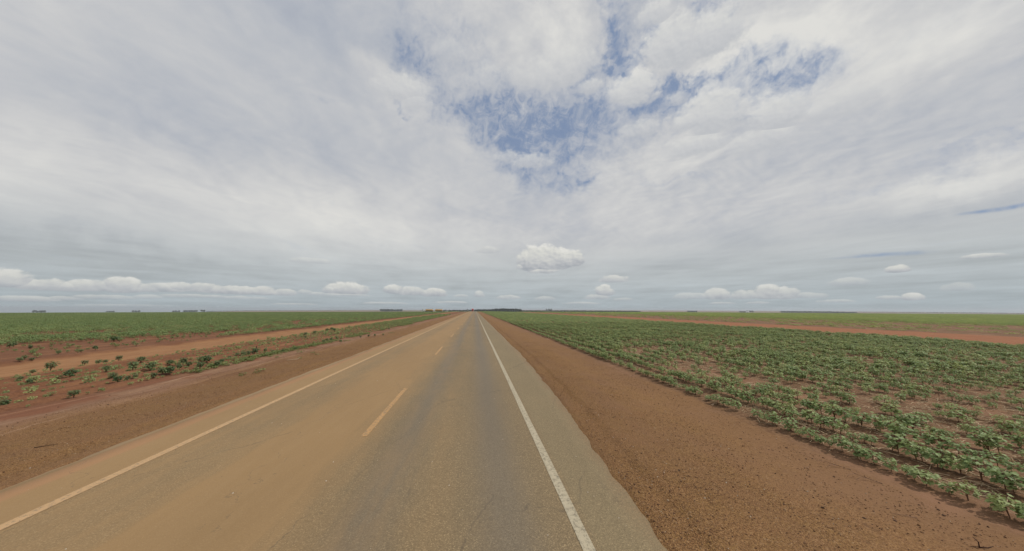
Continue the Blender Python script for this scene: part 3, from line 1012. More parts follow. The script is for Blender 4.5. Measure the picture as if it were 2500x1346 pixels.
# far: three-row patches up to and over the crest
PX, PY = [], []
for (x0, x1, y0, y1, dn) in ((7.85, 41, 150, 560, dens_right), (58, 120, 150, 560, dens_right), (120, 620, -60, 560, dens_right),
                             (-520, -120, -60, 470, dens_left), (-120, -24, 150, 500, dens_left)):
    a, b_ = rows_points(x0, x1, y0, y1, 3.9, dn, row=2.7, jit=.05)
    k = (np.hypot(a, b_) < 560)
    PX.append(a[k]); PY.append(b_[k])
a, b_ = np.concatenate(PX), np.concatenate(PY)
n = len(a)
rt = np.zeros((n, 3)); rt[:, 2] = np.where(RNG.random(n) < .5, 0, math.pi)
s0 = RNG.uniform(.8, 1.15, n)
scatter('distant_crop', np.stack([a, b_, ground_z(a, b_)], 1), COL_PATCH, 5, rt, np.stack([np.ones(n), np.ones(n), s0 * .9], 1),
        'distant green crop covering the flat fields up to the horizon', 'crop')

# ---- left strip: tiny seedlings in furrows, weeds, and bushes placed one by one
a, b_ = rows_points(-18.4, -12.0, -4, 170, .17, lambda x, y: .42 + 1.5 * np.clip(fbm(x, y, 3.5, 61, 3) - .36, 0, 1) + np.clip((y - 25) / 90, 0, .5), row=.9, jit=.07)
k = np.hypot(a, b_) > 0
s0 = RNG.uniform(.20, .44, len(a)) * np.where(RNG.random(len(a)) < .06, 1.9, 1) * (1 + np.clip((b_ - 25) / 90, 0, .7))
sd_ = s0
scatter('furrow_seedlings', np.stack([a, b_, ground_z(a, b_)], 1), COL_SEED, 8, rots_z(len(a)), sd_,
        'small sparse seedlings in the red furrows left of the road', 'seedlings')
a, b_ = rows_points(-40, -23, 4, 60, .5, lambda x, y: .22 + .6 * np.clip(fbm(x, y, 4, 71, 2) - .3, 0, 1) + 0 * x, row=.9, jit=.15)
s0 = RNG.uniform(.25, .8, len(a))
scatter('sparse_seedlings', np.stack([a, b_, ground_z(a, b_)], 1), COL_SEED, 8, rots_z(len(a)), s0,
        'thin seedlings on the bare red corner beyond the left dirt road', 'seedlings')
# yellow-green weeds hugging the ground along the furrow edge
WEEDM = []
for i in range(4):
    fm, sm = plant_mesh(700 + i, .10, .34, 26, .07, False, 3)
    WEEDM.append(merged('weed', [(fm, Matrix(), 0)], [WEED]))
COL_WEED = src_collection('weed_kinds', WEEDM)
wy = RNG.uniform(9, 75, 1500)
wx = -11.9 + RNG.normal(0, .28, 1500)
k = fbm(wx, wy, 3.0, 81, 2) + .25 * smooth01((wy - 14) / 8) * smooth01((34 - wy) / 6) > .56
k &= wy > 15
wx, wy = wx[k], wy[k]
ex = RNG.uniform(-11.4, -8.7, 150); ey = RNG.uniform(8, 60, 150); k = fbm(ex, ey, 2.4, 91, 2) > .66
wx, wy = np.concatenate([wx, ex[k]]), np.concatenate([wy, ey[k]])
scatter('low_weeds', np.stack([wx, wy, ground_z(wx, wy)], 1), COL_WEED, 4, rots_z(len(wx)), RNG.uniform(.5, 1.2, len(wx)),
        'yellow green weeds creeping along the edge of the left furrows', 'weeds')

# bushes: pixel of the foot, height in pixels
BL = [(122, 909, 22), (79, 914, 12), (48, 932, 12), (170, 925, 23), (206, 890, 12), (240, 888, 12), (256, 887, 11), (288, 884, 13), (343, 891, 16),
      (367, 907, 24), (323, 910, 22), (258, 914, 16), (276, 925, 16), (286, 936, 20), (330, 925, 13), (397, 920, 20), (412, 918, 22), (374, 926, 14),
      (413, 896, 15), (446, 896, 18), (461, 897, 14), (437, 909, 13), (490, 890, 18), (505, 888, 20), (488, 904, 17), (528, 900, 15), (540, 890, 12),
      (179, 973, 20), (9, 993, 20), (72, 945, 12), (22, 851, 13), (33, 848, 10), (48, 887, 12), (58, 884, 11), (77, 884, 9), (233, 856, 11), (142, 867, 9),
      (278, 836, 14), (288, 834, 11), (74, 853, 9), (311, 933, 12), (197, 866, 8), (595, 870, 13), (606, 868, 11), (620, 867, 16), (578, 872, 9), (647, 864, 9),
      (667, 863, 8), (690, 862, 7), (721, 857, 8), (832, 841, 8), (745, 828, 6), (745, 819, 8), (768, 816, 8), (798, 810, 8), (809, 807, 8), (816, 812, 8),
      (798, 836, 9), (808, 833, 8), (823, 830, 7), (790, 838, 7), (560, 877, 8), (900, 826, 6), (915, 824, 6), (880, 828, 5), (935, 821, 5), (950, 806, 5)]
BL.sort()
for n_, (bx, by, bh) in enumerate(BL):
    gx, gy = ground_at(bx, by, -.06)
    gz = float(ground_z(gx, gy)[0])
    depth = Vector((gx, gy, gz - EYE)).dot(fwd)
    hm = bh * depth / F_PX
    fm, sm = BUSHES[n_ % len(BUSHES)]
    big = 'tall dark' if hm > .62 else ('small' if hm < .36 else 'mid-sized green')
    where = 'by the verge' if -12.6 < gx else ('beyond the left dirt road' if gx < -21.5 else ('beside the dirt road' if gx < -16.5 else 'among the red furrows'))
    side = 'far left' if bx < 150 else ('left' if bx < 330 else ('mid left strip' if bx < 560 else 'far end of strip'))
    t = thing('bush', '%s leafy bush %s, %s from the left on the strip' % (big, where, nth(n_ + 1)), 'bush', (gx, gy, gz), random.uniform(0, 6.28), 'bushes scattered on the red strip left of the road', hm / .53)
    link('stem', sm, None, t); link('foliage', fm, None, t)

# ---- straw, dead stalks, gravel stones
straw_m = []
rd = random.Random(5)
for i in range(4):
    b0 = MB()
    for k in range(5):
        a = rd.uniform(0, 3.14); L_ = rd.uniform(.08, .32); ox, oy = rd.uniform(-.15, .15), rd.uniform(-.15, .15)
        p0 = Vector((ox, oy, .006)); p2 = p0 + Vector((math.cos(a) * L_, math.sin(a) * L_, rd.uniform(0, .03)))
        p1 = (p0 + p2) / 2 + Vector((rd.uniform(-.02, .02), rd.uniform(-.02, .02), rd.uniform(0, .02)))
        b0.tube([p0, p1, p2], [.0055, .0045, .003], 3)
    me_ = bpy.data.meshes.new('straw'); me_.from_pydata([tuple(v) for v in b0.v], [], b0.f); me_.materials.append(STRAW)
    straw_m.append(me_)
COL_STRAW = src_collection('straw_kinds', straw_m)
sx = RNG.uniform(7.0, 28, 26000); sy = RNG.uniform(-2, 34, 26000)
k = RNG.random(26000) < np.clip(1.2 - sx / 30, .15, 1) * (.25 + fbm(sx, sy, 3, 95, 2))
sx, sy = sx[k], sy[k]
scatter('straw_litter', np.stack([sx, sy, ground_z(sx, sy)], 1), COL_STRAW, 4, rots_z(len(sx), .03), RNG.uniform(.5, 1.3, len(sx)),
        'pale dry straw littering the soil between the right crop rows', 'straw')
stalk_m = []
for i in range(3):
    b0 = MB()
    for k in range(3):
        ox, oy = rd.uniform(-.2, .2), rd.uniform(-.2, .2)
        b0.tube([(ox, oy, -.02), (ox + rd.uniform(-.03, .03), oy + rd.uniform(-.03, .03), rd.uniform(.12, .30))], [.006, .003], 4)
    me_ = bpy.data.meshes.new('stalk'); me_.from_pydata([tuple(v) for v in b0.v], [], b0.f); me_.materials.append(DARKWOOD)
    stalk_m.append(me_)
COL_STALK = src_collection('stalk_kinds', stalk_m)
sx = RNG.uniform(9.5, 26, 6000); sy = RNG.uniform(7, 36, 6000)
k = (fbm(sx, sy, 4.5, 21, 3) < .42) & (RNG.random(6000) < .35)
sx, sy = sx[k], sy[k]
scatter('dead_stalks', np.stack([sx, sy, ground_z(sx, sy)], 1), COL_STALK, 3, rots_z(len(sx), .1), RNG.uniform(.35, .8, len(sx)),
        'short dark dead stalks standing in the bare patches of the right field', 'stalks')


def stone_mesh(seed):
    rd_ = random.Random(seed)
    bm = bmesh.new(); bmesh.ops.create_icosphere(bm, subdivisions=1, radius=1)
    for v in bm.verts:
        v.co *= rd_.uniform(.7, 1.15); v.co.z *= .6
    me_ = bpy.data.meshes.new('stone'); bm.to_mesh(me_); bm.free()
    return me_


STONE, g, bs = new_mat('laterite_stone')
oi = g.new('ShaderNodeObjectInfo')
g.put(bs.inputs['Base Color'], g.ramp(X(g, oi.outputs['Random']), [(0.0, (.075, .035, .018)), (.35, (.17, .082, .035)), (.75, (.25, .135, .055)), (.96, (.29, .17, .08)), (1.0, (.44, .36, .27))]))
bs.inputs['Roughness'].default_value = .9
sts = [stone_mesh(i) for i in range(5)]
for s_ in sts: s_.materials.append(STONE)
COL_STONE = src_collection('stone_kinds', sts)
N_ = 90000
gx = np.concatenate([2.2 + RNG.random(N_) ** 1.3 * 4.2, -7.15 - RNG.random(N_ // 2) ** 1.2 * 3.2])
gy = np.concatenate([.5 + RNG.random(N_) ** 1.7 * 26, 2.5 + RNG.random(N_ // 2) ** 1.4 * 24])
re2, le2 = road_edge(gy)
k = ((gx > re2 + .03) | (gx < le2 - .05))
dn = fbm(gx, gy, .8, 97, 3)
k &= RNG.random(len(gx)) < np.clip((dn - .25) * 2.2, 0.05, 1)
gx, gy = gx[k], gy[k]
s0 = np.minimum(.0035 + RNG.exponential(.0028, len(gx)), .020)
scatter('gravel', np.stack([gx, gy, ground_z(gx, gy) + s0 * .25], 1), COL_STONE, 5, rots_z(len(gx), .5), s0,
        'reddish brown gravel lying on both verges of the road', 'gravel')


# dark clods on the verges and pale grit on the tarmac
CLOD = simple_mat('dark_clod', (.085, .048, .028), .95, var=.4)
clm = [stone_mesh(40 + i) for i in range(4)]
for s_ in clm: s_.materials.append(CLOD)
COL_CLOD = src_collection('clod_kinds', clm)
gx = np.concatenate([RNG.uniform(3.2, 6.6, 190), RNG.uniform(-11.5, -7.6, 120)]); gy = np.concatenate([1.5 + RNG.random(190) ** 1.5 * 30, RNG.uniform(4, 34, 120)])
scatter('clods', np.stack([gx, gy, ground_z(gx, gy) + .004], 1), COL_CLOD, 4, rots_z(len(gx), .4), np.minimum(.006 + RNG.exponential(.006, len(gx)), .024),
        'small dark clods of earth scattered over both verges', 'clods')
GRIT = simple_mat('pale_grit', (.50, .42, .32), .9, var=.3)
grm = [stone_mesh(60 + i) for i in range(4)]
for s_ in grm: s_.materials.append(GRIT)
COL_GRIT = src_collection('grit_kinds', grm)
gx = RNG.uniform(-6.5, 2.2, 260); gy = 1.5 + RNG.random(260) ** 1.4 * 34
scatter('grit', np.stack([gx, gy, base_h(gx, gy) + .022 + camber(gx)], 1), COL_GRIT, 4, rots_z(260, .4), np.minimum(.003 + RNG.exponential(.004, 260), .014),
        'pale grit lying here and there on the road', 'grit')


# ---- twigs and sticks that can be told apart
def twig(name, label, px, py, spec, mat, cat='twig', size_=0.6):
    gx_, gy_ = ground_at(px, py, -.06)
    gz_ = float(ground_z(gx_, gy_)[0])
    b0 = MB()
    for pts, r0, r1 in spec:
        n = len(pts)
        b0.tube(pts, [r0 + (r1 - r0) * i / (n - 1) for i in range(n)], 6)
    for i_, v_ in enumerate(b0.v): b0.v[i_] = tuple(c_ * size_ for c_ in v_)
    o = b0.build(name, mat, smooth=True)
    o.location = (gx_, gy_, gz_)
    return tag(o, label, cat)


twig('forked_twig', 'dry forked twig on the verge, nearer of two twigs by the front crop row', 2155, 1187,
     [([(0, 0, .012), (-.16, .20, .05), (-.33, .36, .10)], .010, .006), ([(-.16, .20, .05), (-.36, .22, .07), (-.52, .20, .03)], .006, .003),
      ([(-.33, .36, .10), (-.50, .36, .09), (-.62, .33, .04)], .005, .003), ([(-.28, .31, .08), (-.36, .42, .13)], .005, .003)], TWIG)
twig('forked_twig', 'dry forked twig on the verge, farther of two twigs by the front crop row', 2078, 1152,
     [([(0, 0, .012), (-.20, .17, .05), (-.38, .38, .09)], .009, .005), ([(-.20, .17, .05), (-.42, .18, .08), (-.60, .14, .04)], .006, .003),
      ([(-.38, .38, .09), (-.60, .42, .10)], .005, .003)], TWIG)
twig('dry_stick', 'thin straight pale stick lying on the right gravel verge', 2241, 1272,
     [([(0, 0, .012), (-.18, .09, .02), (-.36, .20, .014)], .006, .004)], TWIG, 'stick')
twig('dead_stump', 'short dark dead stub standing in the gravel at the lower right corner', 2392, 1342,
     [([(0, 0, -.02), (-.005, 0, .08), (-.04, .03, .13)], .009, .004), ([(0, 0, .01), (.12, -.02, .01), (.24, .0, .005)], .007, .003), ([(0, .0, .01), (-.10, .03, .012)], .006, .003)], DARKWOOD, 'stub', .8)
twig('bent_twig', 'pale bent V shaped twig on the red verge left of the road', 700, 884,
     [([(0, 0, .02), (.62, .55, .04)], .022, .018), ([(.62, .55, .04), (.28, 1.5, .05)], .018, .012)], STRAW)
twig('dark_stick', 'dark stick lying on the gravel left of the road', 81, 1107,
     [([(0, 0, .015), (.30, .16, .03), (.55, .34, .015)], .016, .009)], DARKWOOD, 'stick', .42)
twig('fence_stub', 'thin dark post stub standing among the red furrows on the left', 625, 857,
     [([(0, 0, -.05), (.01, 0, .34)], .035, .028)], DARKWOOD, 'stub', 1.0)


# ------------------------------------------------------------------ vehicles and the sign near the crest
RED = simple_mat('red_truck_paint', (.50, .035, .03), .4, spec=.5)
WHITE = simple_mat('white_truck_paint', (.72, .72, .70), .4, spec=.5)
ORANGE = simple_mat('orange_tank_paint', (.62, .36, .12), .45, spec=.5)
TANKTOP = simple_mat('grey_walkway', (.10, .10, .10), .7)
DARK = simple_mat('dark_chassis', (.03, .028, .026), .7)
GLASS = simple_mat('dark_glass', (.02, .025, .03), .15, spec=.6)
RUBBER = simple_mat('rubber', (.025, .024, .023), .85)
RIM = simple_mat('steel_rim', (.45, .45, .45), .4, .6)
CHROME = simple_mat('grey_metal', (.35, .35, .36), .4, .5)


def wheel(parent, x, y, r=.5, w=.28, axis='x'):
    b0 = MB()
    prof = [(-w / 2, r * .55), (-w / 2, r * .93), (-w / 2 + .04, r), (w / 2 - .04, r), (w / 2, r * .93), (w / 2, r * .55)]
    seg = 20
    def lathe(b_, pr, close=True):
        n = len(b_.v)
        for k in range(seg):
            t = 2 * math.pi * k / seg
            for (u, q_) in pr: b_.v.append((u, math.cos(t) * q_, math.sin(t) * q_))
        m_ = len(pr)
        for k in range(seg):
            for i in range(m_ - 1):
                k2 = (k + 1) % seg
                b_.f.append((n + k * m_ + i, n + k * m_ + i + 1, n + k2 * m_ + i + 1, n + k2 * m_ + i))
    lathe(b0, prof + [prof[0]])
    o = b0.build('wheel', RUBBER, parent, smooth=False); o.location = (x, y, r)
    b1 = MB(); lathe(b1, [(-w / 2 + .03, .02), (-w / 2 + .05, r * .3), (-w / 2 + .02, r * .56), (w / 2 - .02, r * .56), (w / 2 - .05, r * .3), (w / 2 - .03, .02)])
    b1.build('rim', RIM, o)
    return o


def cab(t, y0, paint, z0=.95, h=2.05, L_=2.2, W=2.5):
    """a flat-fronted cab, front towards -y; local frame: y runs along the truck"""
    b0 = MB(); hw = W / 2
    prof = [(y0, z0 - .45), (y0 - .02, z0 + .75), (y0 + .14, z0 + h - .25), (y0 + .35, z0 + h), (y0 + L_, z0 + h), (y0 + L_, z0 - .2), (y0 + .9, z0 - .2), (y0 + .9, z0 - .45)]
    b0.prism(prof, 'x', -hw, hw)
    body = b0.build('cab', paint, t)
    dv = MB().prism([(y0 + .55, z0 + h + .01), (y0 + L_ - .1, z0 + h + .75), (y0 + L_, z0 + h + .75), (y0 + L_, z0 + h + .01)], 'x', -hw + .15, hw - .15)
    dv.build('roof_deflector', paint, t)
    ws = MB(); ws.v += [(-hw + .1, y0 - .03, z0 + .80), (hw - .1, y0 - .03, z0 + .80), (hw - .16, y0 + .11, z0 + h - .28), (-hw + .16, y0 + .11, z0 + h - .28),
                        (-hw + .1, y0 + .02, z0 + .80), (hw - .1, y0 + .02, z0 + .80), (hw - .16, y0 + .16, z0 + h - .28), (-hw + .16, y0 + .16, z0 + h - .28)]
    ws.f += [(0, 1, 2, 3), (7, 6, 5, 4), (0, 4, 5, 1), (1, 5, 6, 2), (2, 6, 7, 3), (3, 7, 4, 0)]
    ws.build('windscreen', GLASS, t)
    MB().box(-hw + .25, hw - .25, y0 - .05, y0 - .01, z0 - .05, z0 + .62).build('grille', DARK, t)
    MB().box(-hw, hw, y0 - .10, y0 + .25, z0 - .62, z0 - .30).build('bumper', paint, t)
    for sx_ in (-1, 1):
        MB().box(sx_ * (hw - .38) - .17, sx_ * (hw - .38) + .17, y0 - .13, y0 - .09, z0 - .30, z0 - .10).build('headlight', RIM, t)
        MB().box(sx_ * (hw + .005) - .012, sx_ * (hw + .005) + .012, y0 + .25, y0 + 1.15, z0 + .85, z0 + 1.55).build('side_window', GLASS, t)
        mr = MB().box(sx_ * (hw + .22) - .10, sx_ * (hw + .22) + .10, y0 - .02, y0 + .10, z0 + .85, z0 + 1.55)
        mr.tube([(sx_ * hw, y0 + .15, z0 + 1.45), (sx_ * (hw + .22), y0 + .05, z0 + 1.45)], .025, 5)
        mr.build('mirror', DARK, t)
    return body


def tanker(t, y0, L_, paint):
    """tank trailer along +y"""
    b0 = MB(); seg = 24; zc, rx_, rz_ = 2.35, 1.22, 1.05
    st = [(0, .0), (0.0, .72), (.10, .92), (.28, 1.0), (L_ - .28, 1.0), (L_ - .10, .92), (L_, .72), (L_, 0.0)]
    for (yy_, k_) in st:
        for i in range(seg):
            a = 2 * math.pi * i / seg
            b0.v.append((math.cos(a) * rx_ * max(k_, .01), y0 + yy_, zc + math.sin(a) * rz_ * max(k_, .01)))
    for j in range(len(st) - 1):
        for i in range(seg):
            b0.f.append((j * seg + i, j * seg + (i + 1) % seg, (j + 1) * seg + (i + 1) % seg, (j + 1) * seg + i))
    b0.build('tank', paint, t, smooth=True)
    rg_ = MB()
    for k in range(4):
        yy_ = y0 + L_ * (k + .5) / 4
        pts = [(math.cos(a) * (rx_ + .03), yy_, zc + math.sin(a) * (rz_ + .03)) for a in np.linspace(-.3, math.pi + .3, 16)]
        rg_.tube(pts, .035, 5)
    rg_.build('tank_hoop', CHROME, t)
    MB().box(-.5, .5, y0 + .4, y0 + L_ - .4, zc + rz_ - .03, zc + rz_ + .16).build('walkway', TANKTOP, t)
    MB().box(-.55, .55, y0 + .1, y0 + L_ - .1, .95, 1.32).build('chassis', DARK, t)
    for sx_ in (-1, 1):
        MB().box(sx_ * 1.15 - .03, sx_ * 1.15 + .03, y0 + L_ * .12, y0 + L_ - 3.6, .62, 1.1).build('side_guard', DARK, t)
    MB().box(-1.2, 1.2, y0 + L_ - .12, y0 + L_ + .02, .5, .75).build('rear_bumper', RED, t)
    for yy_ in (y0 + L_ - 3.2, y0 + L_ - 1.95, y0 + L_ - .75):
        for sx_ in (-1, 1): wheel(t, sx_ * 1.06, yy_)


def ground_base(x, y): return float(ground_z(x, y)[0])


tx, ty = ground_at(1030.5, 761.5, -.1)
D_T = 425.0
vv = ray(1030.5, 761.0); tx = vv.x / vv.y * D_T
t = thing('tanker_truck', 'white cab truck pulling two orange tank trailers across the left field', 'truck', (tx, D_T, ground_base(tx, D_T)), R(-90))
# local +y now runs towards +x
cab(t, 0, WHITE, z0=1.1, h=2.0)
MB().box(-.45, .45, 1.2, 7.2, .75, 1.05).build('tractor_frame', DARK, t)
for yy_ in (1.3, 4.6, 5.9):
    for sx_ in (-1, 1): wheel(t, sx_ * 1.06, yy_)
tanker(t, 4.4, 9.3, ORANGE)
tanker(t, 16.4, 9.3, ORANGE)
MB().box(-.3, .3, 13.6, 16.6, .95, 1.15).build('drawbar', DARK, t)

rx_, ryy = -2.9, 425.0
t = thing('red_truck', 'red truck coming along the road over the crest', 'truck', (rx_, ryy, ground_base(rx_, ryy) + .06), 0)
cab(t, 0, RED, z0=1.05, h=1.75)
MB().box(-.45, .45, 1.0, 11.5, .75, 1.05).build('frame', DARK, t)
MB().box(-1.28, 1.28, 2.6, 12.0, 1.1, 3.1, .02).build('cargo_box', DARK, t)
for yy_ in (1.2, 9.2, 10.5):
    for sx_ in (-1, 1): wheel(t, sx_ * 1.04, yy_)

SIGN_D = 400.0
vv = ray(1141.6, 761); sx_ = vv.x / vv.y * SIGN_D
t = thing('road_sign', 'roadside sign post with a round dark plate above a small white plate', 'road sign', (sx_, SIGN_D, ground_base(sx_, SIGN_D)), 0)
MB().tube([(0, 0, -.1), (0, 0, 2.9)], .05, 8).build('post', DARK, t)
b0 = MB(); pts = [(math.cos(a) * .5, 2.55 + math.sin(a) * .5) for a in np.linspace(0, 2 * math.pi, 24, endpoint=False)]
b0.prism(pts, 'y', -.09, -.055).build('round_plate', simple_mat('dark_plate', (.05, .06, .05), .6), t)
MB().box(-.5, .5, -.09, -.055, 1.25, 1.85).build('white_plate', WHITE, t)

D_W = 470.0
vv = ray(1090, 758); wx_ = vv.x / vv.y * D_W
t = thing('white_car', 'small white vehicle far off between the tanker truck and the road sign', 'car', (wx_, D_W, ground_base(wx_, D_W)), R(90))
b0 = MB(); b0.prism([(-2.2, .45), (-2.2, 1.0), (-1.2, 1.1), (-.5, 1.65), (1.5, 1.65), (2.1, 1.1), (2.2, .5)], 'x', -.9, .9).build('body', WHITE, t)
MB().prism([(-1.0, 1.14), (-.45, 1.58), (1.4, 1.58), (1.8, 1.14)], 'x', -.91, .91).build('window', GLASS, t)
for yy_ in (-1.4, 1.4):
    for s_ in (-1, 1): wheel(t, s_ * .8, yy_, .34, .2)


# ------------------------------------------------------------------ distant trees
def tree_meshes(seed, h, w, broad=True, n=900, ls=.5):
    rd_ = random.Random(seed)
    tb = MB()
    tb.tube([(0, 0, -.6), (rd_.uniform(-.2, .2), rd_.uniform(-.2, .2), h * .3), (rd_.uniform(-.4, .4), rd_.uniform(-.4, .4), h * .7)], [h * .028, h * .020, h * .008], 7)
    lobes_ = []
    for i in range(11):
        a = rd_.uniform(0, 6.28); rr_ = w * .5 * rd_.uniform(.1, .75); z = h * rd_.uniform(.35, .88)
        c_ = Vector((math.cos(a) * rr_, math.sin(a) * rr_, z))
        tb.tube([(0, 0, z * .55), tuple(c_)], [h * .010, h * .003], 4)
        lobes_.append((c_, w * rd_.uniform(.16, .30)))
    V, Fc = [], []
    for i in range(n):
        c_, rr_ = rd_.choice(lobes_)
        d = Vector((rd_.gauss(0, 1), rd_.gauss(0, 1), rd_.gauss(0, .8))).normalized()
        p = c_ + d * rr_ * rd_.uniform(.55, 1.05)
        if p.z > h: p.z = h - rd_.random() * .5
        if p.z < h * .12: p.z = h * .12
        u = Vector((rd_.gauss(0, 1), rd_.gauss(0, 1), rd_.gauss(0, 1))).normalized()
        v = u.orthogonal().normalized()
        s = ls * rd_.uniform(.6, 1.3); k = len(V)
        V += [tuple(p - u * s), tuple(p + v * s * .6), tuple(p + u * s), tuple(p - v * s * .6)]
        Fc.append((k, k + 1, k + 2, k + 3))
    fm = bpy.data.meshes.new('crown'); fm.from_pydata(V, [], Fc); fm.materials.append(TREE)
    tm = bpy.data.meshes.new('trunk'); tm.from_pydata([tuple(v) for v in tb.v], [], tb.f); tm.materials.append(BARK)
    return fm, tm


TREES = [tree_meshes(900 + i, 12, 10, n=700, ls=.75) for i in range(4)]
SLIM = [tree_meshes(950 + i, 18, 6.5, n=700, ls=.7) for i in range(4)]
COL_TREE = src_collection('tree_kinds', [merged('tree', [(a, Matrix(), 0), (b_, Matrix(), 1)], [TREE, BARK]) for a, b_ in TREES])
COL_SLIM = src_collection('plantation_kinds', [merged('tree', [(a, Matrix(), 0), (b_, Matrix(), 1)], [TREE, BARK]) for a, b_ in SLIM])


def far_h(px, py, r):
    """ground spot at distance r under a pixel, and the height of a thing whose top shows at that pixel"""
    v = ray(px, py)
    hz_ = math.hypot(v.x, v.y)
    x, y = v.x / hz_ * r, v.y / hz_ * r
    zt = EYE + v.z / hz_ * r
    gz_ = float(ground_z(x, y)[0])
    return x, y, gz_, zt - gz_


def tree_block(name, label, tops, r, depth, col_, hk, spacing, cat='wood'):
    """wood whose skyline follows tops = [(px, py), ...] at distance r"""
    P_, S_ = [], []
    pxs = [t_[0] for t_ in tops]; pys = [t_[1] for t_ in tops]
    x0, y0 = far_h(pxs[0], pys[0], r)[:2]; x1, y1 = far_h(pxs[-1], pys[-1], r)[:2]
    L_ = math.hypot(x1 - x0, y1 - y0)
    nl = max(2, int(L_ / spacing)); nd = max(1, int(depth / spacing))
    for i in range(nl):
        for j in range(nd):
            tt = (i + random.uniform(-.35, .35)) / max(1, nl - 1)
            pxx = pxs[0] + (pxs[-1] - pxs[0]) * min(1, max(0, tt))
            pyy = float(np.interp(pxx, pxs, pys))
            x, y, gz_, h = far_h(pxx, pyy, r + j * spacing + random.uniform(-.3, .3) * spacing)
            h = max(3.0, h if j == 0 else h)
            P_.append((x, y, gz_)); s = h / hk * random.uniform(.72, 1.06); S_.append((max(s, .8), max(s, .8), s))
    return scatter(name, P_, col_, 4, rots_z(len(P_), .02), np.array(S_), label, cat)


tree_block('tree_plantation', 'dark dense wood right of the road where it meets the horizon',
           [(1159, 755.2), (1180, 754.6), (1200, 754.4), (1215, 752.8), (1235, 752.4), (1270, 753.6), (1273, 755)], 1300, 60, COL_SLIM, 18, 4.2)
tree_block('tree_line', 'thin dark line of trees left of the road sign on the horizon', [(1085, 757.2), (1120, 756.6), (1152, 756.6)], 1500, 40, COL_TREE, 12, 6)
tree_block('tree_row', 'blue grey block of trees above the left field near the tanker truck', [(930, 754.8), (958, 754.9)], 2400, 40, COL_TREE, 12, 7)
tree_block('tree_row', 'short blue grey clump right beside the longer block on the left horizon', [(962, 755.2), (980, 755.0)], 2400, 40, COL_TREE, 12, 7)
tree_block('tree_line', 'very thin distant tree line on the left horizon', [(505, 759.3), (600, 758.2), (700, 757.6), (900, 757.2), (1030, 757.4)], 4500, 60, COL_TREE, 12, 16)
tree_block('tree_row', 'leftmost low block of trees on the horizon', [(82, 757.9), (110, 757.9)], 3000, 40, COL_TREE, 12, 7)
tree_block('tree_row', 'thin low block of trees, second from the left on the horizon', [(262, 758.9), (278, 758.9)], 3000, 40, COL_TREE, 12, 7)
tree_block('tree_row', 'short block of trees, third from the left on the horizon', [(325, 758.2), (340, 758.2)], 2600, 40, COL_TREE, 12, 6)
tree_block('tree_row', 'rounded block of trees just left of the long low block on the left horizon', [(423, 758.6), (430, 757.9), (438, 758.4)], 2600, 40, COL_TREE, 12, 6)
tree_block('tree_row', 'long low block of trees beside the lone round tree', [(449, 757.8), (481, 757.6)], 2600, 40, COL_TREE, 12, 6)
tree_block('tree_line', 'dark green tree line behind the right field', [(1273, 757.8), (1330, 758.4), (1400, 758.0), (1450, 758.4), (1500, 758.8), (1562, 759.6)], 1700, 50, COL_TREE, 12, 7)
tree_block('tree_row', 'small dark grove on the brown slope behind the right field', [(1680, 758.7), (1701, 758.8)], 2600, 50, COL_TREE, 12, 7)
tree_block('tree_row', 'low hedge of trees left of the white farm building', [(1806, 759.8), (1824, 759.9)], 2600, 40, COL_TREE, 12, 7)
tree_block('tree_row', 'trees behind the white farm building', [(1824, 758.6), (1838, 758.7)], 2750, 40, COL_TREE, 12, 7)
tree_block('tree_line', 'long blue tree line at the right of the horizon', [(1908, 759.4), (1950, 759.6), (2020, 760.4), (2090, 761.9)], 2600, 50, COL_TREE, 12, 8)
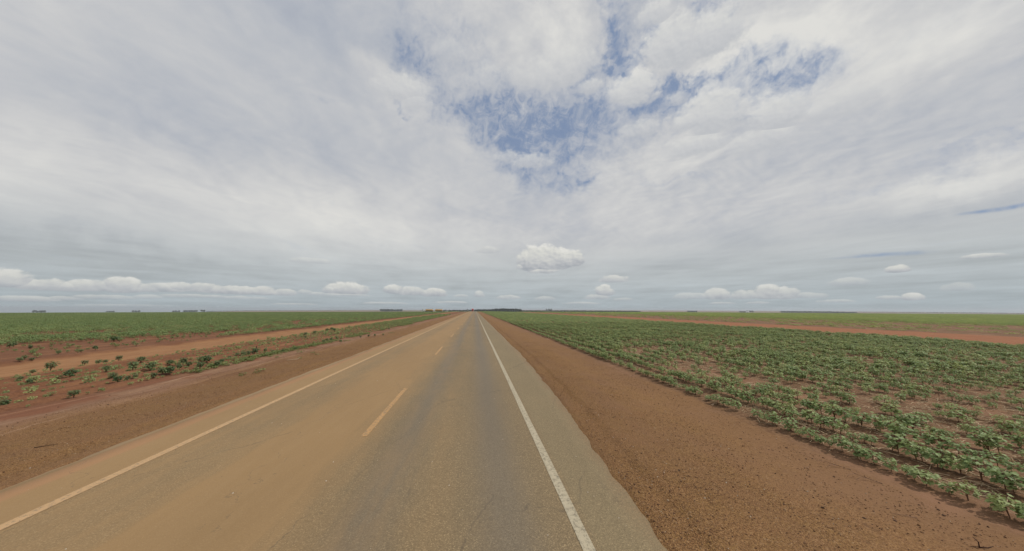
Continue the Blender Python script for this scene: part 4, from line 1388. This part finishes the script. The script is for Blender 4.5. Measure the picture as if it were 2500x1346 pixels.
tree_block('tree_line', 'faint far tree line at the right end of the horizon', [(2100, 761.6), (2200, 761.8), (2350, 763.0), (2500, 764.6)], 3800, 50, COL_TREE, 12, 14)


def lone_tree(px, py, r, label, wide=1.0, group=None):
    x, y, gz_, h = far_h(px, py, r)
    i = random.randrange(4)
    t_ = thing('tree', label, 'tree', (x, y, gz_), random.uniform(0, 6.28), group)
    s = h / 12
    t_.scale = (s * wide, s * wide, s)
    link('trunk', TREES[i][1], None, t_); link('crown', TREES[i][0], None, t_)


lone_tree(493, 756.6, 2200, 'round dark tree standing at the end of the long low block on the left horizon', 1.4)
lone_tree(498, 756.8, 2200, 'second round crown touching the lone tree on the left horizon', 1.2)
lone_tree(1335, 753.8, 2500, 'leftmost of three small trees poking above the right horizon', .9, 'three trees on the right horizon')
lone_tree(1340, 754.2, 2500, 'middle of three small trees poking above the right horizon', .9, 'three trees on the right horizon')
lone_tree(1345, 754.2, 2500, 'rightmost of three small trees poking above the right horizon', .9, 'three trees on the right horizon')

x, y, gz_, h = far_h(1825, 761, 2550)
t = thing('farm_building', 'small white farm building on the right horizon', 'building', (x, y, gz_), R(-38))
hh = max(5, min(h, 12))
MB().box(-9, 9, -5, 5, 0, hh).build('wall', WHITE, t)
MB().prism([(-5.6, hh + .003), (0, hh + 2.4), (5.6, hh + .003)], 'x', -9.6, 9.6).build('roof', simple_mat('pale_roof', (.55, .50, .50), .6), t)
MB().box(-1.6, 1.6, -5.06, -5.003, 0, 3.4).build('door', DARK, t)

# ------------------------------------------------------------------ air
hz_me = MB().box(-9200, 9200, -9200, 9200, -140, 22)
o = hz_me.build('haze', None)
hm_ = bpy.data.materials.new('haze'); hm_.use_nodes = True
hn = hm_.node_tree; hn.nodes.clear()
vp = hn.nodes.new('ShaderNodeVolumePrincipled'); ho = hn.nodes.new('ShaderNodeOutputMaterial')
vp.inputs['Color'].default_value = (.88, .93, .98, 1)
vp.inputs['Density'].default_value = 0.00014
vp.inputs['Anisotropy'].default_value = 0.2
hn.links.new(vp.outputs[0], ho.inputs['Volume'])
o.data.materials.append(hm_)
tag(o, 'thin pale air over the whole plain', 'haze', kind='stuff')
